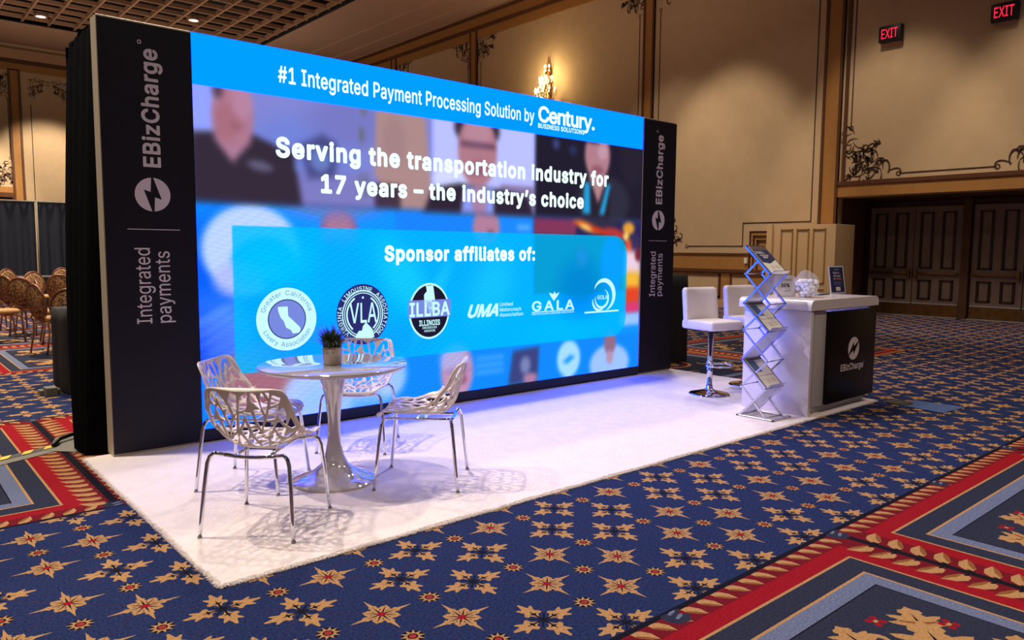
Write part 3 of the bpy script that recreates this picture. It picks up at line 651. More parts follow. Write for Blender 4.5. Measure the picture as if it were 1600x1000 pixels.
# small nested frame beside the cabinet
mb = MB()
for k in range(3):
    q = .11*k; a, b, c, e = 4.2+q, 1.0, 4.96-q, 2.0-q
    mb.prism([(a, b), (a+.04, b), (a+.04, e), (a, e)], RW, 0, .05+.01*k, 1); mb.prism([(c-.04, b), (c, b), (c, e), (c-.04, e)], RW, 0, .05+.01*k, 1); mb.prism([(a, e-.04), (c, e-.04), (c, e), (a, e)], RW, 0, .05+.01*k, 1)
mb.prism([(4.2, .1), (4.96, .1), (4.96, 2.0), (4.2, 2.0)], RW, 0, .04, 0)
mb.build('niche_frame', [ochre, dark_line], wall_right)
box('light_switch', paper, wall_right, (15.90, 4.98, 1.18), (15.96, 5.06, 1.32))

def filigree(seed, fn, S_=1.3, n=54, d=.012):
    """corner cluster of curling acanthus scrolls; local (0,0) is the corner, +u and +v run along the panel"""
    r_ = random.Random(seed); mb = MB()
    def ribbon(pts, ws):
        vs = []
        for i, p in enumerate(pts):
            a = pts[max(i-1, 0)]; b = pts[min(i+1, len(pts)-1)]; tx, ty = b[0]-a[0], b[1]-a[1]; l = math.hypot(tx, ty) or 1
            nx, ny = -ty/l*ws[i], tx/l*ws[i]
            vs += [fn(p[0]+nx, p[1]+ny, d), fn(p[0]-nx, p[1]-ny, d)]
        mb.add(vs, [(2*i, 2*i+1, 2*i+3, 2*i+2) for i in range(len(pts)-1)])
    def curl(x, y, a, L, sg, w_):
        n_ = 15; pts = [(x, y)]; ws = []
        for i in range(n_):
            t = i/n_; a += sg*(.12+.85*t*t)*6.2/n_*1.35; s_ = L/n_*(1.25-.75*t)
            pts.append((pts[-1][0]+math.cos(a)*s_, pts[-1][1]+math.sin(a)*s_))
        for i in range(len(pts)):
            t = i/(len(pts)-1); ws.append(w_*(.25+1.0*math.sin(PI*min(1, t*.9+.08))))
        ribbon(pts, ws)
        e = pts[-1]; vs = [fn(e[0]+w_*1.5*math.cos(k*PI/3), e[1]+w_*1.5*math.sin(k*PI/3), d) for k in range(6)]; mb.add(vs, [tuple(range(6))])
    def leafy(x, y, a, L):
        for q in (-.55, 0, .55):
            l = L*(1 if q == 0 else .7); aa = a+q
            p = [(0, 0), (l*.4, l*.12), (l, 0), (l*.4, -l*.12)]
            mb.add([fn(x+u*math.cos(aa)-v*math.sin(aa), y+u*math.sin(aa)+v*math.cos(aa), d) for u, v in p], [(0, 1, 2, 3)])
    k = S_/1.3
    for i in range(n):
        if i < n*.74: x, y = r_.uniform(.06, .80)*k, r_.uniform(.06, .95)*k
        elif r_.random() < .5: x, y = r_.uniform(.5, 1.08)*k, r_.uniform(.05, .22)*k
        else: x, y = r_.uniform(.04, .20)*k, r_.uniform(.6, 1.12)*k
        if x+y > 1.22*k: continue
        curl(x, y, r_.uniform(0, 2*PI), r_.uniform(.24, .50)*k, r_.choice((1, -1)), r_.uniform(.008, .014)*k)
    for i in range(16): leafy(r_.uniform(.1, .8)*k, r_.uniform(.1, .8)*k, r_.choice((.8, 3.9, 2.4))+r_.uniform(-.4, .4), r_.uniform(.12, .22)*k)
    leafy(.12*k, .12*k, 3.9, .25*k)
    for (x, y) in ((1.2*k, .07*k), (.07*k, 1.2*k)):
        vs = []; N = 14
        for i in range(N): a = 2*PI*i/N; vs += [fn(x+.055*math.cos(a)*k, y+.055*math.sin(a)*k, d), fn(x+.035*math.cos(a)*k, y+.035*math.sin(a)*k, d)]
        mb.add(vs, [(2*i, (2*i+2) % (2*N), (2*i+3) % (2*N), 2*i+1) for i in range(N)])
    return mb
def wall_panel(wall, W_, u0, u1, v0, v1, seed, S_=1.25, niche=False):
    """painted line frame with scroll clusters in its corners"""
    t = .022; g = 1.25*S_/1.3
    L_ = [(u0+.05, (2.2 if niche else v0+g), u0+.05+t, v1-g), (u0+g, v0+.06, u1-g, v0+.06+t)]
    if niche: L_ = [L_[0], (5.17, v0+.06, u1-g, v0+.06+t), (5.17, v0+.06, 5.17+t, 2.22), (u0+.05, 2.2, 5.17+t, 2.2+t)]
    for a, b, c, e in L_+[(u1-.05-t, v0+g, u1-.05, v1-g), (u0+g, v1-.06-t, u1-g, v1-.06)]:
        if c > a and e > b:
            mb = MB().prism([(a, b), (c, b), (c, e), (a, e)], W_, 0, .012); mb.build('panel_line', dark_line, wall)
    i = 0
    for (cu, su, cv, sv) in ((u0, 1, v0, 1), (u1, -1, v0, 1), (u0, 1, v1, -1), (u1, -1, v1, -1)):
        if niche and sv > 0 and su > 0: continue
        mb = filigree(seed+(sv > 0), lambda x, y, d: W_(cu+su*x, cv+sv*y, d), S_)
        o = mb.build('corner_ornament', dark_line, wall, recalc=False); i += 1
wall_panel(wall_right, RW, -1.65, 2.55, 3.14, 9.0, 11)
wall_panel(wall_right, RW, 3.3, 8.06, 1.55, 9.3, 21, niche=True)
wall_panel(wall_right, RW, 8.68, 16.08, 1.55, 9.3, 31)
wall_panel(wall_right, RW, 16.7, 21.5, 1.55, 9.3, 41)
wall_panel(wall_right, RW, 22.1, 26.5, 1.55, 9.3, 51)

# back wall
for a, b, c, e, mt in ((-14, 9.2, 16, 9.35, 1), (-14, 8.9, 16, 9.2, 0), (3.96, 3.4, 4.4, 8.95, 0), (6.25, 3.0, 6.7, 8.95, 0), (-14, 3.75, 4.0, 4.0, 0)):
    mb = MB(); mb.prism([(a, b), (c, b), (c, e), (a, e)], BWl, 0, .05, 0)
    if c-a < 2: mb.prism([(a, b), (a+.08, b), (a+.08, e), (a, e)], BWl, 0, .09, 1); mb.prism([(c-.08, b), (c, b), (c, e), (c-.08, e)], BWl, 0, .09, 1)
    mb.build('pilaster' if c-a < 2 else 'cornice', [brown_mould if mt else ochre, brown_mould], wall_back)
mb = MB(); mb.prism([(-14, 9.35), (16, 9.35), (16, 9.75), (-14, 9.75)], BWl, 0, .25, 0); mb.prism([(-14, 9.2), (16, 9.2), (16, 9.33), (-14, 9.33)], BWl, 0, .12, 1)
mb.build('cornice', [cream_trim, brown_mould], wall_back)
mb = MB(); mb.prism([(-14, 3.4), (3.96, 3.4), (3.96, 3.75), (-14, 3.75)], BWl, 0, .14, 0); mb.prism([(-14, 3.55), (3.9, 3.55), (3.9, 3.62), (-14, 3.62)], BWl, .1, .2, 0)
mb.build('chair_rail', brown_mould, wall_back)
wall_panel(wall_back, BWl, 0.2, 3.98+.0, 4.15, 8.75, 61, 1.15)
for x in (4.74, 6.1):
    MB().prism([(x, 3.0), (x+.03, 3.0), (x+.03, 7.55), (x, 7.55)], BWl, 0, .012).build('panel_line', dark_line, wall_back)
def BM(cu, su): return lambda x, y, d: BWl(cu+su*x, 8.62-y, d)
for su, cu in ((1, 4.74), (-1, 6.13)):
    r_ = random.Random(5); mb = filigree(72, BM(cu, su), .78, 60); mb.build('corner_ornament', dark_line, wall_back, recalc=False)
# ================================================================ CEILING
mb = MB()
mb.box(12.15, -16, CZ, 16.3, 33.3, CZ+.2, 0); mb.box(-14, 29, CZ, 12.15, 33.3, CZ+.2, 0)
mb.box(-14, -16, 11.0, 12.15, 29, 11.2, 1)
mb.box(12.05, -16, CZ-.03, 12.15, 29.1, 11.0, 1); mb.box(-14, 29, CZ-.03, 12.15, 29.1, 11.0, 1)
mb.box(14.2, -16, CZ-.06, 16, 31.5, CZ, 0); mb.box(15.2, -16, CZ-.12, 16, 32.3, CZ-.06, 0)
ceiling = tag(mb.build('ceiling', [soffit_paint, void_black]), 'brown plaster ceiling margin round a black open grid', kind='structure')
x = 11.9
while x > -6:
    box('grid_rib', grate_paint, ceiling, (x-.035, 2, CZ), (x+.035, 29, CZ+.16)); x -= .88
y = 28.6
while y > 3:
    box('grid_cross_rib', grate_paint, ceiling, (-6, y-.04, CZ+.02), (12.05, y+.04, CZ+.16)); y -= .88
for x, y in ((4.40, 27.75), (8.80, 24.35)):
    e = empty('ceiling_downlight', (x, y, CZ-.02), label='small bright round downlight in the ceiling grid, %s' % ('at the far left' if x < 5 else 'right above the left tower edge'), cat='downlight', group='downlights in the ceiling grid')
    MB().lathe([(.24, 0), (.24, .12), (.17, .12), (.17, 0)], 24).build('housing', soffit_paint, e)
    MB().lathe([(0, .03), (.16, .03), (.16, .05), (0, .05)], 24).build('lamp', lamp_glow, e)
    e.children[0]; 

# ================================================================ DOORS in the recess
DX = 17.6
def DW(u, v, d): return (DX-d, u, v)
def make_leaf(parent, u0, u1, hinge_left):
    a, b = u0+.008, u1-.008
    leaf = MB().prism([(a, .02), (b, .02), (b, 2.56), (a, 2.56)], DW, .02, .07).build('door_leaf', door_paint, parent, .004, 1)
    w_ = b-a
    def frame(x0, z0, x1, z1, nm):
        mb = MB(); t = .035
        for p, q, r_, s_ in ((x0, z0, x0+t, z1), (x1-t, z0, x1, z1), (x0, z0, x1, z0+t), (x0, z1-t, x1, z1)):
            mb.prism([(p, q), (r_, q), (r_, s_), (p, s_)], DW, .06, .095, 0)
        for p, q, r_, s_ in ((x0+t, z0+t, x0+t*1.6, z1-t), (x1-t*1.6, z0+t, x1-t, z1-t)): mb.prism([(p, q), (r_, q), (r_, s_), (p, s_)], DW, .06, .08, 0)
        mb.build(nm, door_dark, leaf)
    for k in (0, 1):
        x0 = a+.13+k*(w_/2-.035); x1 = x0+w_/2-.22
        frame(x0, 1.12, x1, 2.42, 'door_panel'); frame(x0, .40, x1, .86, 'door_panel')
    MB().prism([(a+.01, .03), (b-.01, .03), (b-.01, .28), (a+.01, .28)], DW, .065, .078).build('kick_plate', brass, leaf)
    MB().prism([(a+.01, .29), (b-.01, .29), (b-.01, .32), (a+.01, .32)], DW, .065, .085).build('kick_trim', lam_grey, leaf)
    mb = MB(); mb.prism([(a+.06, .98), (b-.06, .98), (b-.06, 1.03), (a+.06, 1.03)], DW, .10, .14)
    e = b-.10 if hinge_left else a+.04
    mb.prism([(e, .90), (e+.06, .90), (e+.06, 1.10), (e, 1.10)], DW, .07, .15)
    e = a+.05 if hinge_left else b-.09
    mb.prism([(e, .97), (e+.04, .97), (e+.04, 1.04), (e, 1.04)], DW, .07, .12)
    mb.build('push_bar', brass, leaf, .006)
for n_, (u1, u0) in enumerate(((2.62, .56), (.36, -1.68), (-1.88, -3.92))):
    d = empty('door_%d' % (n_+1), (0, 0, 0)); d['kind'] = 'structure'
    mb = MB()
    for p, q, r_, s_ in ((u0-.06, 0, u0, 2.66), (u1, 0, u1+.06, 2.66), (u0-.06, 2.60, u1+.06, 2.68)): mb.prism([(p, q), (r_, q), (r_, s_), (p, s_)], DW, -.01, .10)
    mb.build('door_frame', door_dark, d)
    mid = (u0+u1)/2
    make_leaf(d, mid, u1, False); make_leaf(d, u0, mid, True)
    MB().prism([(u0, 0), (u1, 0), (u1, .02), (u0, .02)], DW, 0, .16).build('threshold', lam_grey, d)
mb = MB().prism([(.38, 0), (.54, 0), (.54, 2.72), (.38, 2.72)], DW, 0, .16); mb.build('door_mullion', recess_paint, wall_right)
mb = MB().prism([(-1.86, 0), (-1.70, 0), (-1.70, 2.72), (-1.86, 2.72)], DW, 0, .16); mb.build('door_mullion', recess_paint, wall_right)

# ================================================================ EXIT SIGNS
for i, (y, z) in enumerate(((1.68, 6.20), (-.48, 6.17))):
    e = empty('exit_sign', (16, y, z), label=('red lit EXIT sign on the upper wall, left of the two' if i == 0 else 'red lit EXIT sign on the upper wall by the right edge of the photo'), cat='exit sign', group='exit signs above the doors')
    box('housing', black_plastic, e, (-.16, -.23, -.17), (-.0, .23, .17), .012)
    mb = MB(); fn = lambda u, v: (-.166, -u, v); put_text(mb, 'EXIT', fn, -.17, .17, -.10, .20, .012); mb.build('lettering', red_glow, e, recalc=False)
    box('mounting_plate', soffit_paint, e, (-.06, -.2, -.20), (0, .2, -.17))

# ================================================================ CRYSTAL WALL SCONCE
e = empty('wall_sconce', (16, 12.42, 6.2), label='lit crystal wall sconce with candle bulbs above the screen', cat='wall lamp')
mb = MB(); mb.lathe([(0, 0), (.13, .02), (.16, .10), (.09, .2), (.12, .5), (.06, .8), (.09, 1.0), (.03, 1.25), (0, 1.5)], 14, c=(-.08, 0, 0)); mb.build('back_plate', brass, e)
crys = M('crystal', (250, 240, 220), .05, spec=.9, coat=1)
k = 0
for ring, (r, z, n_) in enumerate(((.42, .25, 7), (.28, .62, 5), (.12, 1.0, 3))):
    for i in range(n_):
        a = PI/2+PI*(i+.5)/n_; px, py = -.1+r*math.cos(a), r*1.0*math.sin(a)
        arm = MB().tube([(-.08, 0, z-.1), (px*.5-.04, py*.5, z-.22), (px*.85, py*.85, z-.16), (px, py, z)], .012, 6).build('arm', brass, e)
        MB().lathe([(0, 0), (.035, .01), (.04, .03), (.014, .04), (.014, .12), (0, .12)], 8, c=(px, py, z)).build('candle', crys, arm)
        MB().lathe([(0, 0), (.026, .03), (.024, .06), (0, .11)], 8, c=(px, py, z+.12)).build('bulb', bulb_glow, arm)
mb = MB()
for i in range(150):
    a = rnd.uniform(PI/2, 1.5*PI); q = rnd.random(); r = .46*(1-q*.75)*rnd.uniform(.7, 1); z = rnd.uniform(-.35, .2)+q*.95
    mb.lathe([(0, -.05), (.018, 0), (0, .03)], 4, c=(-.1+r*math.cos(a), r*math.sin(a), z), smooth=False)
tag(mb.build('crystal_drops', crys, e), kind='stuff')
l = bpy.data.lights.new('sconce_light', 'POINT'); l.energy = 75; l.color = (1, .74, .36); l.shadow_soft_size = .12
lo = bpy.data.objects.new('sconce_light', l); COL.objects.link(lo); lo.location = (15.45, 12.35, 6.95)

# ================================================================ BEIGE PANELLED CABINET by the wall
e = empty('panelled_cabinet', (15.0, 2.25, 0), label='tall beige panelled cabinet standing against the wall left of the doors', cat='cabinet')
box('body', beige, e, (0, 0, .02), (.9, 1.62, 2.10), .01)
for y0 in (.22, .61, 1.0):
    mb = MB()
    for p, q, r_, s_ in ((y0, .78, y0+.025, 2.0), (y0+.275, .78, y0+.30, 2.0), (y0, 1.975, y0+.30, 2.0), (y0, .78, y0+.30, .80), (y0, .30, y0+.30, .32), (y0, .64, y0+.30, .66)):
        mb.box(-.02, p, q, 0, r_, s_)
    mb.build('door_panel', [ochre], e)
box('corner_post', beige, e, (-.05, 1.5, 0), (0, 1.64, 2.13), .005)
box('plinth', recess_paint, e, (.03, .03, 0), (.88, 1.58, .02))

# ================================================================ FAR DRAPE (pipe and drape) and skirted tables
def pleats(p0, p1, h, amp, wl, n, z0=0.02, seed=1):
    r_ = random.Random(seed); vs = []; fs = []
    d = Vector((p1[0]-p0[0], p1[1]-p0[1])); L = d.length; d.normalize(); nn = Vector((-d.y, d.x)); rows = 6
    ph = 0; off = []
    for i in range(n+1): ph += r_.uniform(.6, 1.4)*2*PI/wl*L/n; off.append(math.sin(ph)*amp*r_.uniform(.7, 1.1))
    for j in range(rows+1):
        t = j/rows; z = h-(h-z0)*t
        for i in range(n+1):
            s_ = L*i/n; o_ = off[i]*(.45+.55*t)
            vs.append((p0[0]+d.x*s_+nn.x*o_, p0[1]+d.y*s_+nn.y*o_, z))
    for j in range(rows):
        for i in range(n): a = j*(n+1)+i; fs.append((a, a+n+1, a+n+2, a+1))
    return vs, fs
dr = empty('pipe_and_drape', (0, 18, 0), label='long dark navy drape hanging on poles behind the banquet tables', cat='drape')
xs = [-3.5, -.5, 2.42, 5.4, 8.4]
for i in range(len(xs)-1):
    v, f = pleats((xs[i]+.03, 0), (xs[i+1]-.03, 0), 2.65, .07, .28, 90, seed=i)
    MB().add(v, f, 0, True).build('drape_panel', navy_cloth, dr, recalc=False)
for x in xs: MB().tube([(x, -.09, 0.01), (x, -.09, 2.70)], .022, 8).build('pole', tape_grey, dr)
MB().tube([(xs[0], -.02, 2.66), (xs[-1], -.02, 2.66)], .02, 8).build('crossbar', tape_grey, dr)

def skirted_table(x, y, lx, ly, h, lab, rz=0):
    t = empty('skirted_table', (x, y, 0), rz, label=lab, cat='table')
    box('table_top', grey_top, t, (-lx/2, -ly/2, h-.03), (lx/2, ly/2, h), .008)
    pts = [(-lx/2+.02, -ly/2+.02), (lx/2-.02, -ly/2+.02), (lx/2-.02, ly/2-.02), (-lx/2+.02, ly/2-.02)]
    mb = MB()
    for i in range(4):
        v, f = pleats(pts[i], pts[(i+1) % 4], h-.032, .018, .14, 40, .01, seed=i); mb.add(v, f, 0, True)
    mb.build('table_skirt', black_cloth, t, recalc=False)
    return t
skirted_table(3.2, 15.9, 3.2, .8, .75, 'grey topped black skirted table in the back row before the drape')
skirted_table(2.85, 11.3, 2.3, .7, .75, 'grey topped black skirted table in the nearer row of banquet chairs')

# ================================================================ BANQUET CHAIRS
def banquet_chair():
    t = empty('banquet_chair')
    # chair faces +x; back at -x
    mb = MB(); prof = [(0, 0), (.2, 0), (.225, .015), (.23, .05), (.2, .075), (0, .085)]
    mb.lathe(prof, 24, c=(0, 0, 0)); s_ = mb.build('seat', seat_gold, t); s_.location = (0.02, 0, .43)
    tilt = Matrix.Rotation(-.16, 3, 'Y'); c0 = Vector((-.25, 0, .71))
    def B(y, z, d): return c0+tilt @ Vector((d, y, z))
    N = 28; ring = [(.205*math.sin(2*PI*i/N), .245*math.cos(2*PI*i/N)) for i in range(N)]
    mb = MB(); vs = []
    for rr, d in ((.0, .035), (.6, .034), (.9, .022), (.93, 0), (.93, -.012), (0, -.014)):
        vs += [B(a*rr, b*rr, d) for a, b in ring]
    fs = []
    for k in range(5):
        for i in range(N): fs.append((k*N+i, k*N+(i+1) % N, (k+1)*N+(i+1) % N, (k+1)*N+i))
    mb.add(vs, fs, 0, True).build('back_pad', damask_mat, t, weld=True)
    MB().tube([B(a, b, 0) for a, b in ring], .019, 8, closed=True).build('back_frame', cop_frame, t)
    for sy in (1, -1):
        MB().tube([B(sy*.15, -.17, 0), (-.24, sy*.17, .50), (-.2, sy*.18, .43), (-.20, sy*.19, .3), (-.25, sy*.2, .0)], .014, 7).build('leg', gold_frame, t)
        MB().tube([(-.02, sy*.18, .42), (.13, sy*.185, .425), (.2, sy*.19, .40), (.225, sy*.195, .32), (.25, sy*.205, 0)], .014, 7).build('leg', gold_frame, t)
    MB().tube([(-.2, -.18, .42), (-.2, .18, .42)], .012, 6).build('crossbar', gold_frame, t)
    return t
bc = banquet_chair(); first = True
spots = [(.78, 6.38, 20, 'gold banquet chair nearest the black drape, brown oval back seen almost edge on'),
 (1.05, 7.7, -5, 'gold banquet chair whose oval back rises just right of the nearest one'),
 (.86, 9.15, 60, 'gold banquet chair with a broad brown oval back, left of the nearest ones'),
 (.88, 10.1, 28, 'gold banquet chair with a tall oval back and its seat turned right, second row'),
 (.36, 8.2, 10, 'gold banquet chair cut by the left edge of the photo'),
 (.42, 10.5, 60, 'banquet chair with a dark rim behind the chair at the left edge'),
 (1.42, 14.5, -60, 'far left banquet chair standing before the back row table'),
 (1.50, 11.95, -70, 'banquet chair with a dark back pulled to the near table'),
 (1.62, 10.55, 70, 'banquet chair with a pale gold oval back at the front of the near table'),
 (2.48, 15.1, -90, 'banquet chair behind the back row table, rightmost of the far ones'),
 (.78, 5.0, 60, 'banquet chair partly hidden by the black cloth covered case')]
for i, (x, y, a, lab) in enumerate(spots):
    o = bc if i == 0 else copy_tree(bc)
    o.location = (x, y, 0); o.rotation_euler.z = math.radians(a); tag(o, lab, 'chair', 'gold banquet chairs at the tables')

# black cloth covered case beside the booth
def cloth_box(name, x0, y0, x1, y1, h, lab, cat):
    t = empty(name, ((x0+x1)/2, (y0+y1)/2, 0), label=lab, cat=cat)
    cx, cy = (x1-x0)/2, (y1-y0)/2; r_ = random.Random(3)
    N = 48; vs = []; rows = 7
    for j in range(rows+1):
        tt = j/rows; z = h*(1-tt)+.01
        for i in range(N):
            a = 2*PI*i/N; c, s_ = math.cos(a), math.sin(a)
            k = 1/max(abs(c), abs(s_)); k = min(k, 1.36)
            f = 1+.03*math.sin(a*9+1)*tt+.02*tt+(-.02 if j == 0 else 0)
            vs.append((cx*c*k*f, cy*s_*k*f, z))
    fs = [tuple(range(N))]
    for j in range(rows):
        for i in range(N): fs.append((j*N+i, (j+1)*N+i, (j+1)*N+(i+1) % N, j*N+(i+1) % N))
    MB().add(vs, fs, 0, True).build('cloth_cover', black_cloth, t)
    return t
cloth_box('covered_case', .24, 2.75, 1.2, 3.6, .82, 'black cloth covered case on the carpet behind the left tower', 'case')
cloth_box('covered_table', 6.42, .35, 7.08, .95, 1.15, 'tall black cloth covered table behind the right tower', 'table')
MB().box(.02, 2.9, 0, .20, 3.02, .05).box(.06, 2.82, .0, .16, 2.98, .08).build('t', tape_grey).name = 'cable_ramp'
tag(bpy.data.objects['cable_ramp'], 'small grey cable ramp at the foot of the black covered case', 'cable ramp')

# ================================================================ FLOOR TAPE AND CABLE, left of the booth
def ribbon_on_floor(pts, w_, z, mat, name, parent=None, seg_mats=None):
    mb = MB(); n = len(pts)
    vs = []
    for i, p in enumerate(pts):
        a = pts[max(i-1, 0)]; b = pts[min(i+1, n-1)]; d = Vector((b[0]-a[0], b[1]-a[1])).normalized(); nx, ny = -d.y*w_/2, d.x*w_/2
        vs += [(p[0]+nx, p[1]+ny, z), (p[0]-nx, p[1]-ny, z)]
    for i in range(n-1): mb.add([vs[2*i], vs[2*i+1], vs[2*i+3], vs[2*i+2]], [(0, 1, 2, 3)], (i % 2) if seg_mats else 0)
    return mb.build(name, seg_mats or mat, parent, recalc=False)
e = empty('hazard_tape', (0, 0, 0), label='yellow and black striped tape strip over a cable, left of the booth', cat='tape')
def quadstrip(a, b, w_, z):
    a = Vector(a); b = Vector(b); d = (b-a).normalized(); n_ = Vector((-d.y, d.x))*w_/2
    return [(*(a+n_), z), (*(a-n_), z), (*(b-n_), z), (*(b+n_), z)]
A_, B_ = Vector((-2.2, -.36)), Vector((-.20, .60))
MB().add(quadstrip(A_, B_, .17, .004), [(0, 1, 2, 3)]).build('backing_tape', tape_grey, e)
d_ = (B_-A_).normalized(); nn = Vector((-d_.y, d_.x)); L_ = (B_-A_).length; k = 0.0
MB().add(quadstrip(A_+nn*.05, B_+nn*.05, .07, .007), [(0, 1, 2, 3)]).build('black_stripe', tape_black, e)
while k < L_-.1:
    p = A_+d_*k+nn*.05
    q = [p-nn*.035, p+d_*.07-nn*.035, p+d_*.14+nn*.035, p+d_*.07+nn*.035]
    MB().add([(v.x, v.y, .010) for v in q], [(0, 1, 2, 3)]).build('yellow_stripe', tape_yellow, e); k += .16
e = empty('tape_patch', (0, 0, 0), label='grey tape patch with a black cable at the foot of the side drape', cat='tape')
MB().add([(-.32, .52, .006), (-.16, .36, .006), (.0, .48, .006), (.02, .98, .006), (-.20, .88, .006)], [(0, 1, 2, 3, 4)]).build('patch', tape_grey, e)
MB().tube([(-.26, .60, .02), (-.20, .72, .035), (-.10, .80, .04), (.06, .84, .04)], .016, 8).build('cable', black_plastic, e)
e = empty('floor_box', (6.45, -2.88, 0), label='blue taped patch with a brown round cover on the carpet right of the counter', cat='floor box')
blue_tape = M('blue_tape', (64, 92, 146), .6, noise=.15, scale=12)
MB().add([(-.16, .26, .006), (.20, .16, .006), (.22, -.28, .006), (-.24, -.24, .006)], [(0, 1, 2, 3)]).build('tape', blue_tape, e)
MB().lathe([(0, 0), (.12, 0), (.12, .012), (.09, .018), (0, .018)], 20, c=(-.06, .22, .0)).build('cover', M('brown_cover', (60, 52, 44), .7), e)

# ================================================================ WHITE SHAG RUG
def rug():
    x0, x1, y0, y1, h = -.165, 6.32, -2.485, .11, .016
    r_ = random.Random(2); outer = []; step = .012
    def edge(ax, ay, bx, by):
        L = math.hypot(bx-ax, by-ay); n = int(L/step); dx, dy = (bx-ax)/L, (by-ay)/L
        for i in range(n):
            o = r_.uniform(-.006, .006)+.004*math.sin(i*.11)
            outer.append((ax+dx*L*i/n+dy*o, ay+dy*L*i/n-dx*o))
    edge(x0, y0, x1, y0); edge(x1, y0, x1, y1); edge(x1, y1, x0, y1); edge(x0, y1, x0, y0)
    n = len(outer); cx, cy = (x0+x1)/2, (y0+y1)/2
    mb = MB()
    sh = lambda p, d: (p[0]+(d if p[0] < cx else -d)*(abs(p[0]-cx) > (x1-x0)/2-.03), p[1]+(d if p[1] < cy else -d)*(abs(p[1]-cy) > (y1-y0)/2-.03))
    vs = [(p[0], p[1], 0) for p in outer]+[(*sh(p, .004), h*.7) for p in outer]+[(*sh(p, .012), h) for p in outer]
    fs = []
    for k in range(2):
        for i in range(n): fs.append((k*n+i, k*n+(i+1) % n, (k+1)*n+(i+1) % n, (k+1)*n+i))
    mb.add(vs, fs, 0, True); mb.add([vs[2*n+i] for i in range(n)], [tuple(range(n))])
    o = mb.build('shag_rug', rug_white, None, recalc=False)
    tag(o, 'large white shag rug under the booth furniture', 'rug')
    mb = MB()
    for i in range(9000):
        t = r_.random()
        if t < .68: px, py, nx, ny = r_.uniform(x0, x1), y0+.004, r_.uniform(-.5, .5), -1
        else: px, py, nx, ny = x0+.004, r_.uniform(y0, y1), -1, r_.uniform(-.5, .5)
        l = r_.uniform(.008, .024); zz = r_.uniform(.002, h); q = .0016
        tx, ty = -ny*q, nx*q
        mb.add([(px-tx, py-ty, zz), (px+tx, py+ty, zz), (px+nx*l, py+ny*l, r_.uniform(.001, .012))], [(0, 1, 2)])
    f = mb.build('fringe', rug_white, o, recalc=False); tag(f, kind='stuff')
rug()

